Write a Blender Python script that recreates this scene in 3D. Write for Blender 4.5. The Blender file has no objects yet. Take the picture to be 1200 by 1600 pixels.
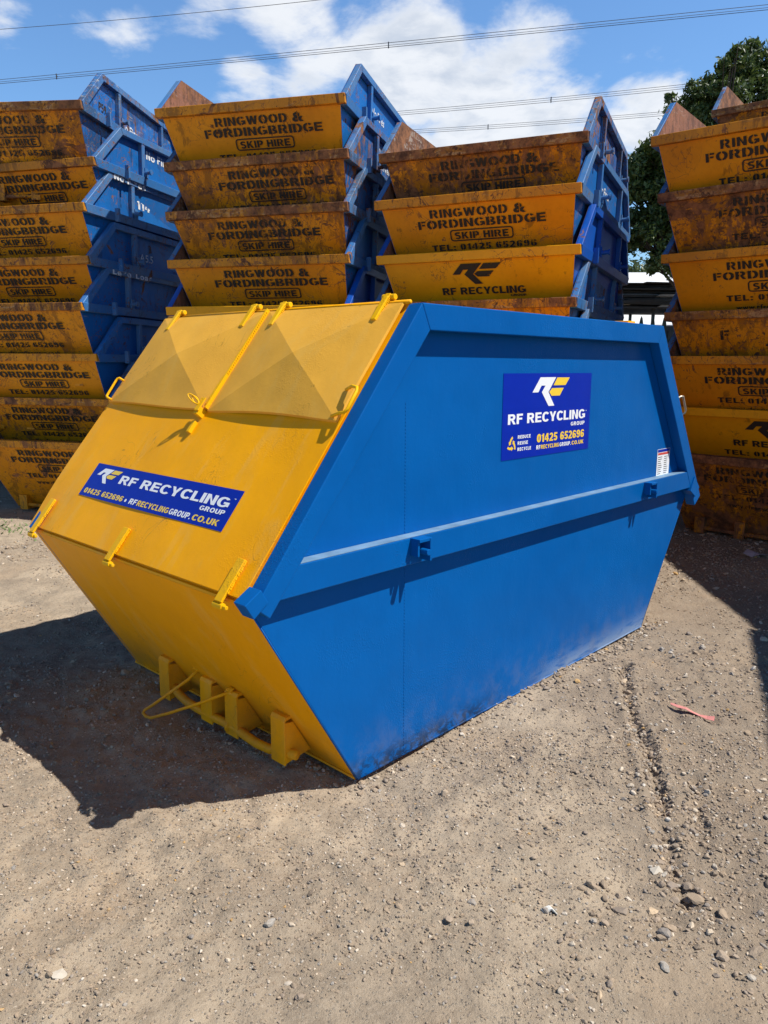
import bpy, math, random
import numpy as np
from mathutils import Vector, Matrix
R = math.radians
S = bpy.context.scene
COL = S.collection
random.seed(7); rng = np.random.default_rng(7)

# ------------------------------------------------------------------ camera
CAM_H, PITCH, ROLL, FPX = 1.7025, 0.1916, 0.0069, 1186.69
fw = Vector((0, math.cos(PITCH), -math.sin(PITCH)))
r0 = Vector((1, 0, 0)); u0 = r0.cross(fw)
rt = (r0 * math.cos(ROLL) + u0 * math.sin(ROLL)).normalized(); up = rt.cross(fw)
cd = bpy.data.cameras.new('camera'); cam = bpy.data.objects.new('camera', cd); COL.objects.link(cam)
M = Matrix((rt, up, -fw)).transposed().to_4x4(); M.translation = (0, 0, CAM_H)
cam.matrix_world = M
cd.sensor_fit = 'HORIZONTAL'; cd.sensor_width = 36; cd.lens = 36 * FPX / 1200
cd.clip_start = .05; cd.clip_end = 2000
S.camera = cam

# ------------------------------------------------------------------ exposure, sky, sun
S.view_settings.view_transform = 'Standard'; S.view_settings.look = 'None'
S.view_settings.gamma = 1; S.view_settings.use_curve_mapping = False
S.view_settings.exposure = 0.40
SUN = Vector((.55, -.12, .83)).normalized()
SKY_STRENGTH = .050; SUN_STRENGTH = 4.7
W = bpy.data.worlds.new('World'); S.world = W; W.use_nodes = True
nt = W.node_tree; nt.nodes.clear()

class N:
    """tiny node helper"""
    def __init__(s, tree): s.t = tree
    def new(s, typ, **kw):
        n = s.t.nodes.new(typ)
        for k, v in kw.items(): setattr(n, k, v)
        return n
    def link(s, a, b): s.t.links.new(a, b)
    def put(s, sock, v):
        if hasattr(v, 'is_output'): s.t.links.new(v, sock)
        else: sock.default_value = v
    def math(s, op, a, b=0.0, c=None, clamp=False):
        n = s.new('ShaderNodeMath', operation=op, use_clamp=clamp)
        s.put(n.inputs[0], a); s.put(n.inputs[1], b)
        if c is not None: s.put(n.inputs[2], c)
        return n.outputs[0]
    def vmath(s, op, a, b=(0, 0, 0)):
        n = s.new('ShaderNodeVectorMath', operation=op); s.put(n.inputs[0], a); s.put(n.inputs[1], b); return n
    def noise(s, vec, scale, detail=4, rough=.55, dist=0):
        n = s.new('ShaderNodeTexNoise'); s.put(n.inputs['Vector'], vec); s.put(n.inputs['Scale'], scale)
        n.inputs['Detail'].default_value = detail; n.inputs['Roughness'].default_value = rough
        n.inputs['Distortion'].default_value = dist; return n.outputs['Fac']
    def smooth(s, v, a, b, lo=0.0, hi=1.0):
        n = s.new('ShaderNodeMapRange', interpolation_type='SMOOTHSTEP')
        s.put(n.inputs[0], v); s.put(n.inputs[1], a); s.put(n.inputs[2], b); s.put(n.inputs[3], lo); s.put(n.inputs[4], hi)
        return n.outputs[0]
    def mix(s, f, a, b):
        n = s.new('ShaderNodeMix', data_type='RGBA'); s.put(n.inputs[0], f)
        s.put(n.inputs[6], (*a, 1) if isinstance(a, tuple) else a); s.put(n.inputs[7], (*b, 1) if isinstance(b, tuple) else b)
        return n.outputs[2]
    def scalev(s, vec, sc):
        return s.vmath('MULTIPLY', vec, sc).outputs[0]

n = N(nt)
sky = n.new('ShaderNodeTexSky', sky_type='NISHITA', sun_disc=False)
sky.sun_elevation = math.asin(SUN.z); sky.sun_rotation = math.atan2(SUN.x, SUN.y)
sky.air_density = 1.25; sky.dust_density = .25; sky.ozone_density = 3.0; sky.altitude = 50
tc = n.new('ShaderNodeTexCoord'); d = tc.outputs['Generated']
sep = n.new('ShaderNodeSeparateXYZ'); n.link(d, sep.inputs[0])
zz = n.math('ADD', n.math('MAXIMUM', sep.outputs[2], 0.0), .18)
cx = n.math('DIVIDE', sep.outputs[0], zz); cy = n.math('DIVIDE', sep.outputs[1], zz)
cmb = n.new('ShaderNodeCombineXYZ'); n.link(cx, cmb.inputs[0]); n.link(cy, cmb.inputs[1])
pl = cmb.outputs[0]
# cumulus banks: (direction, angular size, weight)
banks = [((.03, .946, .323), .13, 1.0), ((.12, .953, .285), .14, 1.0), ((-.08, .94, .335), .075, .78), ((-.16, .93, .325), .06, .58),
         ((.20, .94, .272), .09, .75), ((.29, .91, .275), .07, .95), ((.36, .90, .24), .08, .9), ((.01, .925, .378), .08, .72), ((-.28, .894, .353), .06, .62), ((.15, .93, .335), .03, .6),
         ((-.11, .92, .378), .09, .76), ((-.20, .91, .375), .07, .60), ((-.31, .88, .355), .05, .50), ((-.40, .86, .34), .05, .45),
         ((.02, .965, .25), .12, .8), ((-.2, .89, .43), .14, .62)]
reg = None
for c, sz, w in banks:
    v = Vector(c).normalized()
    dist = n.vmath('DISTANCE', d, tuple(v)).outputs['Value']
    m = n.smooth(dist, 0.0, sz * 1.45, w, 0.0)
    reg = m if reg is None else n.math('MAXIMUM', reg, m)
c1 = n.noise(pl, 2.6, 10, .60, .35)
c2 = n.noise(pl, 9.0, 8, .6, .2)
dens = n.math('ADD', n.math('MULTIPLY', c1, .75), n.math('MULTIPLY', c2, .25))
dens = n.math('ADD', n.math('SUBTRACT', dens, .5), n.math('MULTIPLY', n.math('SUBTRACT', reg, .42), .42))
cov = n.smooth(dens, -.04, .15)
thick = n.smooth(dens, .02, .25)
shade = n.noise(n.vmath('ADD', pl, (.08, -.05, 0)).outputs[0], 5.0, 8, .6, .2)
ccol = n.mix(n.math('MULTIPLY', thick, n.smooth(shade, .40, .62)), (14.0, 14.4, 15.0), (9.6, 10.6, 12.2))
deep = n.smooth(sep.outputs[2], .40, .72, 1.58, .20)
skyc = n.vmath('MULTIPLY', sky.outputs[0], (.98, 1.30, 1.62)).outputs[0]
sc_ = n.new('ShaderNodeVectorMath', operation='SCALE'); n.link(skyc, sc_.inputs[0]); n.link(deep, sc_.inputs[3]); skyc = sc_.outputs[0]
out = n.mix(n.math('MULTIPLY', cov, .93), skyc, ccol)
bg = n.new('ShaderNodeBackground'); n.link(out, bg.inputs[0]); bg.inputs[1].default_value = SKY_STRENGTH
wo = n.new('ShaderNodeOutputWorld'); n.link(bg.outputs[0], wo.inputs[0])

sd = bpy.data.lights.new('sun', 'SUN'); sd.energy = SUN_STRENGTH; sd.angle = R(.53); sd.color = (1, .955, .88)
so = bpy.data.objects.new('sun', sd); COL.objects.link(so); so.location = SUN * 40
so.rotation_euler = SUN.to_track_quat('Z', 'Y').to_euler()

# ------------------------------------------------------------------ materials
def newmat(name):
    m = bpy.data.materials.new(name); m.use_nodes = True; t = m.node_tree; t.nodes.clear()
    n = N(t); b = n.new('ShaderNodeBsdfPrincipled'); o = n.new('ShaderNodeOutputMaterial'); n.link(b.outputs[0], o.inputs[0])
    return m, n, b, o
def bump(n, b, h, strength, dist, prev=None):
    bp = n.new('ShaderNodeBump'); bp.inputs['Strength'].default_value = strength; bp.inputs['Distance'].default_value = dist
    n.put(bp.inputs['Height'], h)
    if prev is not None: n.link(prev, bp.inputs['Normal'])
    n.link(bp.outputs[0], b.inputs['Normal']); return bp.outputs[0]
def flat(name, col, rough=.5, metal=0, var=.12, sc=30):
    m, n, b, o = newmat(name)
    t = n.new('ShaderNodeTexCoord').outputs['Object']
    f = n.noise(t, sc, 5)
    n.put(b.inputs['Base Color'], n.mix(f, tuple(c * (1 - var) for c in col), tuple(min(1, c * (1 + var)) for c in col)))
    b.inputs['Roughness'].default_value = rough; b.inputs['Metallic'].default_value = metal
    return m
def attr(n, name):
    a = n.new('ShaderNodeAttribute', attribute_type='OBJECT', attribute_name=name); return a.outputs['Fac']

RUST = (.135, .055, .028); RUST2 = (.27, .115, .050)
def worn(name, base, base2, rough, extra=0.0, scuff=(.33, .30, .26), scuff_amt=.0, streak=True, wmul=1.0):
    """old painted steel: faded paint, rust, long wandering scratches and runs"""
    m, n, b, o = newmat(name)
    tcs = n.new('ShaderNodeTexCoord').outputs['Object']
    seed = attr(n, 'seed'); wear = n.math('ADD', n.math('MULTIPLY', attr(n, 'wear'), wmul), extra)
    off = n.new('ShaderNodeCombineXYZ'); n.link(seed, off.inputs[0]); n.link(n.math('MULTIPLY', seed, 1.7), off.inputs[1]); n.link(n.math('MULTIPLY', seed, .6), off.inputs[2])
    p = n.vmath('ADD', tcs, off.outputs[0]).outputs[0]
    col = n.mix(n.smooth(n.noise(p, 1.6, 5, .6), .3, .7), base, base2)
    col = n.mix(n.math('MULTIPLY', n.smooth(n.noise(p, 22, 6, .7), .45, .75), .22), col, tuple(c * .55 for c in base2))
    # grime: brown-black film in soft-edged blotches and downward wipes
    gr = n.math('ADD', n.math('MULTIPLY', n.noise(p, 3.1, 10, .72, .5), .6), n.math('MULTIPLY', n.noise(n.scalev(p, (7, 7, 1.2)), 2.0, 7, .65, .4), .4))
    col = n.mix(n.math('MULTIPLY', n.smooth(n.math('ADD', gr, n.math('MULTIPLY', wear, .13)), .585, .645), .55), col, tuple(c * .20 + .008 for c in base2))
    # pale scuffs
    sc = n.noise(n.scalev(p, (3, 3, 14)), 1.5, 8, .7, .6)
    msc = n.math('MULTIPLY', n.smooth(n.math('ADD', sc, n.math('MULTIPLY', wear, .18)), .70, .80), scuff_amt)
    col = n.mix(msc, col, scuff)
    # rust patches
    r1 = n.noise(p, 2.3, 14, .72, .8)
    big = n.smooth(n.math('ADD', r1, n.math('MULTIPLY', wear, .13)), .655, .685)
    # fine chips
    r2 = n.noise(p, 26, 8, .65, .3)
    chips = n.smooth(n.math('ADD', r2, n.math('MULTIPLY', wear, .13)), .69, .72)
    # wandering scratches = thin contours of a warped noise
    s1 = n.noise(p, 3.4, 3, .5, 1.6); s2 = n.noise(n.scalev(p, (1, 1.6, .7)), 5.5, 2, .5, 2.2)
    g = n.smooth(n.math('ADD', n.noise(p, 2.7, 4), n.math('MULTIPLY', wear, .25)), .53, .63)
    w1 = n.math('ABSOLUTE', n.math('SUBTRACT', s1, .5)); w2 = n.math('ABSOLUTE', n.math('SUBTRACT', s2, .47))
    scr = n.math('MAXIMUM', n.smooth(w1, .004, .011, 1, 0), n.smooth(w2, .003, .010, 1, 0))
    scr = n.math('MULTIPLY', scr, g)
    msk = n.math('MAXIMUM', n.math('MAXIMUM', big, chips), n.math('MULTIPLY', scr, .9))
    if streak:
        st = n.noise(n.scalev(p, (9, 9, .8)), 2.2, 6, .65, .3)
        stm = n.smooth(n.math('ADD', st, n.math('MULTIPLY', wear, .16)), .62, .70)
        gate = n.math('MULTIPLY', n.smooth(n.noise(p, 1.3, 3), .46, .56), n.smooth(wear, .35, .75))
        msk = n.math('MAXIMUM', msk, n.math('MULTIPLY', n.math('MULTIPLY', stm, gate), .95))
    msk = n.math('MINIMUM', msk, 1.0)
    rc = n.mix(n.smooth(n.noise(p, 9, 8, .75), .38, .62), (.085, .038, .022), RUST2)
    n.put(b.inputs['Base Color'], n.mix(msk, col, rc))
    n.put(b.inputs['Roughness'], n.math('ADD', n.math('MULTIPLY', msk, .85 - rough), rough)); b.inputs['Specular IOR Level'].default_value = .3
    nb = bump(n, b, n.noise(p, 3, 3), .25, .02)
    bump(n, b, n.math('ADD', n.math('MULTIPLY', msk, -.5), n.math('MULTIPLY', r2, .35)), .45, .002, nb)
    return m

M_OY = worn('worn_orange_paint', (.72, .285, .005), (.58, .21, .004), .48)
M_NY = worn('newer_yellow_paint', (.78, .36, .004), (.68, .29, .004), .42)
M_OB = worn('worn_blue_paint', (.008, .14, .44), (.012, .11, .35), .45, scuff_amt=.85, wmul=.8)
M_NB = worn('newer_blue_paint', (.006, .09, .44), (.006, .075, .38), .38, scuff_amt=.15)
M_OYF = worn('worn_orange_rim_paint', (.66, .26, .008), (.46, .18, .012), .5, .30, (.50, .34, .20), .45)
M_OBF = worn('worn_blue_frame_paint', (.022, .15, .42), (.10, .19, .33), .5, .12, (.40, .40, .38), 1.0, wmul=.55)
M_INS = worn('rusty_inside_steel', (.30, .13, .075), (.20, .085, .05), .8, .5, (.42, .36, .30), .6)

def stencil(name, col, worn_amt):
    m, n, b, o = newmat(name)
    p = n.new('ShaderNodeTexCoord').outputs['Object']; seed = attr(n, 'seed'); wear = attr(n, 'wear')
    off = n.new('ShaderNodeCombineXYZ'); n.link(seed, off.inputs[0]); n.link(n.math('MULTIPLY', seed, 1.7), off.inputs[1])
    p = n.vmath('ADD', p, off.outputs[0]).outputs[0]
    b.inputs['Base Color'].default_value = (*col, 1); b.inputs['Roughness'].default_value = .7
    a = n.noise(p, 5, 10, .7, .4); a2 = n.noise(n.scalev(p, (8, 8, 2)), 5, 6, .7)
    a = n.math('ADD', n.math('MULTIPLY', a, .6), n.math('MULTIPLY', a2, .4))
    al = n.smooth(n.math('ADD', a, n.math('MULTIPLY', wear, worn_amt)), .585, .665, 1.0, .16)
    tr = n.new('ShaderNodeBsdfTransparent'); mx = n.new('ShaderNodeMixShader')
    n.link(al, mx.inputs[0]); n.link(tr.outputs[0], mx.inputs[1]); n.link(b.outputs[0], mx.inputs[2]); n.link(mx.outputs[0], o.inputs[0])
    return m
M_STB = stencil('black_stencil_paint', (.018, .014, .012), .085)
M_STW = stencil('white_stencil_paint', (.72, .74, .76), .14)

def fresh(name, base, base2, rough, blister, blue=False):
    """recently brushed thick gloss paint on the enclosed skip"""
    m, n, b, o = newmat(name)
    p = n.new('ShaderNodeTexCoord').outputs['Object']
    big = n.smooth(n.noise(p, 1.4, 5, .6), .3, .7)
    col = n.mix(big, base, base2)
    brush = n.noise(n.scalev(p, (14, 14, 3)), 2.0, 5, .6)
    col = n.mix(n.math('MULTIPLY', n.smooth(brush, .4, .8), .15), col, tuple(c * .75 for c in base))
    sp = n.noise(p, 60, 4, .6)
    rr = n.math('ADD', rough, n.math('MULTIPLY', n.noise(p, 7, 6, .65), .18))
    h_extra = 0
    if blue:
        sx = n.new('ShaderNodeSeparateXYZ'); n.link(p, sx.inputs[0]); X, Z = sx.outputs[0], sx.outputs[2]
        # grey-white scrape along the lower edge towards the rear
        q = n.noise(n.scalev(p, (2.2, 1, 9)), 2.6, 9, .68, .5)
        zone = n.math('MULTIPLY', n.smooth(X, -1.1, -1.7), n.smooth(n.math('ADD', Z, n.math('MULTIPLY', q, .16)), .05, .24, 1, 0))
        scr = n.math('MULTIPLY', zone, n.smooth(q, .32, .62))
        col = n.mix(n.math('MULTIPLY', scr, .75), col, (.30, .37, .46))
        # black dirty scuffs and blisters near the front bottom corner, plus painted gap shade
        q2 = n.noise(n.scalev(p, (3, 1, 5)), 5.0, 10, .75, .8)
        zone2 = n.math('MULTIPLY', n.smooth(n.math('ABSOLUTE', n.math('ADD', X, .40)), .30, .75, 1, 0), n.smooth(n.math('ADD', Z, n.math('MULTIPLY', q2, .10)), .06, .18, 1, 0))
        d2 = n.math('MULTIPLY', zone2, n.smooth(q2, .42, .56))
        col = n.mix(n.math('MULTIPLY', d2, .85), col, (.012, .016, .022))
        # dust film low down
        col = n.mix(n.math('MULTIPLY', n.smooth(Z, .02, .30, 1, 0), n.math('MULTIPLY', n.smooth(n.noise(p, 9, 7, .7), .42, .66), .18)), col, (.23, .21, .19))
        rr = n.math('ADD', rr, n.math('MULTIPLY', scr, .25))
    else:
        rub = n.math('ABSOLUTE', n.math('SUBTRACT', n.noise(n.scalev(p, (1.4, 1.4, .8)), 3.2, 3, .5, 1.8), .5))
        rub = n.math('MULTIPLY', n.smooth(rub, .002, .006, 1, 0), n.smooth(n.noise(p, 2.6, 4), .54, .62))
        col = n.mix(n.math('MULTIPLY', rub, .45), col, (.25, .13, .02))
        fade = n.smooth(n.noise(n.scalev(p, (2, 5, 1)), 1.6, 8, .68, .5), .50, .66)
        col = n.mix(n.math('MULTIPLY', fade, .16), col, (.62, .46, .16))
        dirt = n.smooth(n.noise(p, 5.5, 12, .78, .4), .60, .70)
        col = n.mix(n.math('MULTIPLY', dirt, .20), col, (.45, .22, .02))
        sx = n.new('ShaderNodeSeparateXYZ'); n.link(p, sx.inputs[0])
        low = n.math('MULTIPLY', n.smooth(sx.outputs[2], .0, .40, 1, 0), n.smooth(n.noise(p, 4, 8, .7), .35, .65))
        col = n.mix(n.math('MULTIPLY', low, .40), col, (.22, .14, .06))
    chips = n.smooth(n.noise(p, 34, 7, .7, .2), .735, .76)
    col = n.mix(n.math('MULTIPLY', chips, .55), col, (.05, .04, .035))
    n.put(b.inputs['Base Color'], col); n.put(b.inputs['Roughness'], rr); b.inputs['Specular IOR Level'].default_value = .11 if blue else .12
    # sheet waviness, brush texture, blisters in patches
    nb = bump(n, b, n.noise(p, 1.9, 2), .50, .045)
    vor = n.new('ShaderNodeTexVoronoi', feature='SMOOTH_F1'); n.link(p, vor.inputs['Vector']); vor.inputs['Scale'].default_value = 120
    bl = n.math('MULTIPLY', n.smooth(vor.outputs['Distance'], .1, .42, 1, 0), n.smooth(n.noise(p, 2.8, 5, .6), .50, .60))
    nb = bump(n, b, bl, .55 * blister, .003, nb)
    nb = bump(n, b, n.math('ADD', n.noise(p, 42, 4, .6), n.math('MULTIPLY', brush, .5)), .25, .003, nb)
    return m
M_BLUE = fresh('fresh_blue_gloss_paint', (.0002, .088, .325), (.0003, .099, .355), .38, .6, True)
M_YEL = fresh('fresh_yellow_gloss_paint', (.93, .405, .001), (.87, .365, .001), .42, .35)
M_LID = fresh('fresh_yellow_lid_paint', (.82, .425, .055), (.75, .375, .045), .52, .28)
M_HOT = fresh('thick_yellow_paint_on_fittings', (.86, .48, .004), (.82, .42, .004), .40, .6)
M_STEEL = flat('bare_steel', (.42, .38, .30), .4, .6)
M_LEDGE_GLARE = flat('pale_blue_ledge_glare', (.14, .25, .38), .6, var=.55, sc=10)  # paler blue: sun and sky glare painted on the ledge, with some dust
M_DARK = flat('dark_grease', (.03, .028, .025), .6)
M_SIGNB = flat('sign_blue_vinyl', (.003, .022, .34), .35, var=.12, sc=12); M_SIGNB.node_tree.nodes['Principled BSDF'].inputs['Specular IOR Level'].default_value = .15
M_SIGNW = flat('sign_white_vinyl', (.82, .83, .86), .35, var=.03)
M_SIGNY = flat('sign_yellow_vinyl', (.86, .58, .05), .35, var=.05)
M_SIGNR = flat('sign_red_vinyl', (.62, .07, .05), .4, var=.05)
M_LOGOB = flat('black_logo_paint', (.022, .016, .012), .6)

# ------------------------------------------------------------------ mesh helpers
class MB:
    def __init__(s): s.v = []; s.f = []
    def add(s, vs, fs):
        o = len(s.v); s.v += [tuple(v) for v in vs]; s.f += [tuple(i + o for i in f) for f in fs]; return s
    def prism(s, pts, y0, y1, wfun=None):
        """polygon in x,z extruded across y; pts counter-clockwise or not, fixed later"""
        k = len(pts); vs = [(x, y0 if wfun is None else wfun(x, z, y0), z) for x, z in pts] + [(x, y1 if wfun is None else wfun(x, z, y1), z) for x, z in pts]
        return s.add(vs, [tuple(range(k)), tuple(range(2 * k - 1, k - 1, -1))] + [(i, i + k, (i + 1) % k + k, (i + 1) % k) for i in range(k)])
    def obox(s, c, ax, ay, az, hx, hy, hz):
        c = Vector(c); ax = Vector(ax) * hx; ay = Vector(ay) * hy; az = Vector(az) * hz
        vs = [c + ax * i + ay * j + az * k for i in (-1, 1) for j in (-1, 1) for k in (-1, 1)]
        return s.add(vs, [(0, 1, 3, 2), (4, 6, 7, 5), (0, 4, 5, 1), (2, 3, 7, 6), (0, 2, 6, 4), (1, 5, 7, 3)])
    def box(s, x0, x1, y0, y1, z0, z1):
        return s.obox(((x0 + x1) / 2, (y0 + y1) / 2, (z0 + z1) / 2), (1, 0, 0), (0, 1, 0), (0, 0, 1), (x1 - x0) / 2, (y1 - y0) / 2, (z1 - z0) / 2)
    def slab(s, q, t):
        """quad (4 points) given thickness t along its normal"""
        q = [Vector(p) for p in q]; nn = (q[1] - q[0]).cross(q[2] - q[0]).normalized() * t
        return s.add(q + [p + nn for p in q], [(0, 1, 2, 3), (7, 6, 5, 4), (0, 4, 5, 1), (1, 5, 6, 2), (2, 6, 7, 3), (3, 7, 4, 0)])
    def tube(s, pts, r, k=10):
        pts = [Vector(p) for p in pts]; vs = []; fs = []; m = len(pts); prev = None
        for i, p in enumerate(pts):
            t = (pts[min(i + 1, m - 1)] - pts[max(i - 1, 0)]).normalized()
            if prev is None: a = t.orthogonal().normalized()
            else: a = (prev - t * prev.dot(t)).normalized()
            prev = a; b = t.cross(a); rr = r[i] if isinstance(r, (list, tuple)) else r
            vs += [p + (a * math.cos(2 * math.pi * j / k) + b * math.sin(2 * math.pi * j / k)) * rr for j in range(k)]
        for i in range(m - 1):
            fs += [(i * k + j, i * k + (j + 1) % k, (i + 1) * k + (j + 1) % k, (i + 1) * k + j) for j in range(k)]
        fs += [tuple(range(k - 1, -1, -1)), tuple(range((m - 1) * k, m * k))]
        return s.add(vs, fs)
    def mesh(s, name, mat, smooth=False, fix=True):
        me = bpy.data.meshes.new(name); me.from_pydata(s.v, [], s.f)
        if fix:
            import bmesh
            bm = bmesh.new(); bm.from_mesh(me); bmesh.ops.recalc_face_normals(bm, faces=bm.faces); bm.to_mesh(me); bm.free()
        me.materials.append(mat)
        if smooth: me.polygons.foreach_set('use_smooth', [True] * len(me.polygons))
        return me
def put(name, mesh, parent=None, bevel=0):
    o = bpy.data.objects.new(name, mesh); COL.objects.link(o); o.parent = parent
    if bevel:
        b = o.modifiers.new('bevel', 'BEVEL'); b.width = bevel; b.segments = 2; b.limit_method = 'ANGLE'; b.angle_limit = R(35)
    return o
def part(name, mb, mat, parent, bevel=0, smooth=False, label=None):
    o = put(name, mb.mesh(name, mat, smooth), parent, bevel)
    if label: o['label'] = label
    return o
def thing(name, label, cat, loc=(0, 0, 0), rz=0, group=None):
    o = bpy.data.objects.new(name, None); COL.objects.link(o); o.location = loc; o.rotation_euler = (0, 0, rz)
    o.empty_display_size = .2; tag(o, label, cat, group); return o
def tag(o, label=None, cat=None, group=None, kind=None):
    for k, v in (('label', label), ('category', cat), ('group', group), ('kind', kind)):
        if v: o[k] = v
    return o

# ---- lettering: glyph outlines from the built-in font, thickened, optionally cut with stencil bridges
GL = {}
def strip(pts, t, closed=False, tw=None):
    """thick polyline with mitred corners -> 2-D verts, quads"""
    P_ = [Vector((x, y)) for x, y in pts]; k = len(P_); vs = []
    for i in range(k):
        a = P_[i - 1] if (i > 0 or closed) else None; b = P_[(i + 1) % k] if (i < k - 1 or closed) else None
        d1 = (P_[i] - a).normalized() if a is not None else None; d2 = (b - P_[i]).normalized() if b is not None else None
        if d1 is None: d1 = d2
        if d2 is None: d2 = d1
        n1 = Vector((-d1.y, d1.x)); n2 = Vector((-d2.y, d2.x)); m_ = (n1 + n2).normalized(); sc = 1 / max(m_.dot(n1), .35)
        off = Vector((m_.x * sc * t[0] / 2, m_.y * sc * t[1] / 2)); vs += [tuple(P_[i] + off), tuple(P_[i] - off)]
    fs = [(2 * i, 2 * i + 1, 2 * i + 3, 2 * i + 2) for i in range(k - 1)]
    if closed: fs.append((2 * k - 2, 2 * k - 1, 1, 0))
    return vs, fs
def arc2(cx, cy, rx, ry, a0, a1, k=14, e=.88):
    o = []
    for i in range(k + 1):
        a = R(a0 + (a1 - a0) * i / k); c, s_ = math.cos(a), math.sin(a)
        o.append((cx + rx * math.copysign(abs(c) ** e, c), cy + ry * math.copysign(abs(s_) ** e, s_)))
    return o
def grot(ch):
    """heavy grotesque capitals and figures, cap height 1 -> pieces that butt but never overlap"""
    T = .235; H_ = .20; T2 = (T, H_); a = T / 2; h = H_ / 2; rc = lambda x0, y0, x1, y1: ([(x0, y0), (x1, y0), (x1, y1), (x0, y1)], [(0, 1, 2, 3)]); pg = lambda *p: (list(p), [tuple(range(len(p)))])
    if ch == 'I' : return [rc(0, 0, T, 1)]
    if ch == 'L': return [rc(0, 0, T, 1), rc(T, 0, .60, H_)]
    if ch == 'F': return [rc(0, 0, T, 1), rc(T, 1 - H_, .62, 1), rc(T, .42, .56, .42 + H_ * .95)]
    if ch == 'E': return [rc(0, 0, T, 1), rc(T, 1 - H_, .66, 1), rc(T, .42, .62, .42 + H_ * .92), rc(T, 0, .67, H_)]
    if ch == 'T': return [rc(0, 1 - H_, .66, 1), rc(.33 - a, 0, .33 + a, 1 - H_)]
    if ch == 'H': return [rc(0, 0, T, 1), rc(.74 - T, 0, .74, 1), rc(T, .42, .74 - T, .42 + H_)]
    if ch == 'N': return [rc(0, 0, T, 1), rc(.74 - T, 0, .74, 1), pg((T, 1), (T, .68), (.74 - T, 0), (.74 - T, .32))]
    if ch == 'O': return [strip(arc2(.41, .5, .41 - a, .51 - h, 0, 360, 40)[:-1], T2, True)]
    if ch == '0': return [strip(arc2(.29, .5, .29 - a * .95, .51 - h, 0, 360, 32)[:-1], (T * .95, H_ * .9), True)]
    if ch == 'D': return [strip([(a, h), (.34, h)] + arc2(.36, .5, .74 - a - .36, .5 - h, -90, 90, 16) + [(.34, 1 - h), (a, 1 - h)], T2, True)]
    if ch == 'C': return [strip(arc2(.40, .5, .40 - a, .51 - h, 38, 322, 30), T2)]
    if ch == 'G': return [strip(arc2(.40, .5, .40 - a, .51 - h, 38, 318, 30) + [(.70, .20), (.70, .44), (.44, .44)], (T * .96, H_ * .9))]
    if ch == 'U': return [strip([(a, 1), (a, .40)] + arc2(.37, .37, .37 - a, .38 - h, 180, 360, 18) + [(.74 - a, .40), (.74 - a, 1)], T2)]
    if ch == 'S': return [strip(arc2(.345, .73, .345 - a, .28 - h, 22, 205, 16) + [(.20, .565), (.345, .52), (.50, .465)] + arc2(.345, .28, .355 - a, .29 - h, 35, -155, 18), (T * .93, H_ * .95))]
    bowl = lambda x, y0, y1, r_: [(T, y1)] + [(x, y1)] + arc2(x, (y0 + y1) / 2, r_, (y1 - y0) / 2, 90, -90, 12)[1:-1] + [(x, y0), (T, y0)]
    if ch == 'P': return [rc(0, 0, T, 1), strip(bowl(.42, .44, 1 - h, .70 - a - .42), T2)]
    if ch == 'R': return [rc(0, 0, T, 1), strip(bowl(.43, .49, 1 - h, .72 - a - .43), T2), pg((.33, .49 - h), (.56, .49 - h), (.78, 0), (.53, 0))]
    if ch == 'B': return [rc(0, 0, T, 1), strip(bowl(.42, .575, 1 - h * .9, .68 - a - .42), (T * .95, H_ * .8)), strip(bowl(.43, h * .9, .575 - H_ * .8, .73 - a - .43), (T, H_ * .8))]
    if ch == 'K': return [rc(0, 0, T, 1), pg((T, .30), (T, .54), (.49, 1), (.75, 1), (.45, .61), (.78, 0), (.52, 0), (.30, .43))]
    if ch == 'W': return [pg((0, 1), (.19, 0), (.41, 0), (.52, .60), (.63, 0), (.85, 0), (1.04, 1), (.82, 1), (.735, .40), (.62, 1), (.42, 1), (.305, .40), (.22, 1))]
    if ch == 'Y': return [pg((0, 1), (.265, .38), (.265, 0), (.265 + T, 0), (.265 + T, .38), (.745, 1), (.51, 1), (.3725, .60), (.235, 1))]
    if ch == 'A': return [pg((0, 0), (.27, 1), (.51, 1), (.78, 0), (.55, 0), (.39, .72), (.23, 0)), ]
    if ch == 'M': return [pg((0, 0), (0, 1), (.29, 1), (.43, .38), (.57, 1), (.86, 1), (.86, 0), (.66, 0), (.66, .68), (.52, 0), (.34, 0), (.20, .68), (.20, 0))]
    if ch == '1': return [pg((.13, 0), (.13, .70), (0, .70), (0, .83), (.14, .87), (.19, 1), (.13 + T, 1), (.13 + T, 0))]
    if ch == '2': return [strip(arc2(.28, .70, .29 - a, .305 - h, 165, -28, 16) + [(.34, .40), (.13, .20)], (T * .9, H_ * .95)), rc(0, 0, .57, H_ * .92)]
    if ch == '4': return [rc(.32, 0, .32 + T * .92, 1), rc(0, .22, .32, .22 + H_ * .8), rc(.32 + T * .92, .22, .61, .22 + H_ * .8), pg((0, .22 + H_ * .8), (.15, .22 + H_ * .8), (.32, .66), (.32, 1), (.30, 1))]
    if ch == '5': return [rc(.08, 1 - H_, .54, 1), pg((.03, .42), (.22, .44), (.245, 1 - H_), (.08, 1 - H_)), strip(arc2(.28, .315, .29 - a, .325 - h, 128, -160, 18), (T * .9, H_ * .9))]
    six = [strip(arc2(.29, .315, .29 - a, .325 - h, 0, 360, 24)[:-1], (T * .92, H_ * .85), True), pg((.0, .34), (.005, .56), (.04, .78), (.13, .94), (.28, 1.01), (.43, .98), (.55, .86), (.575, .75), (.36, .745), (.33, .82), (.27, .84), (.21, .75), (.195, .60), (.13, .585), (.06, .50))]
    if ch == '6': return six
    if ch == '9': return [([(.58 - x, 1 - y) for x, y in v], f) for v, f in six]
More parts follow.
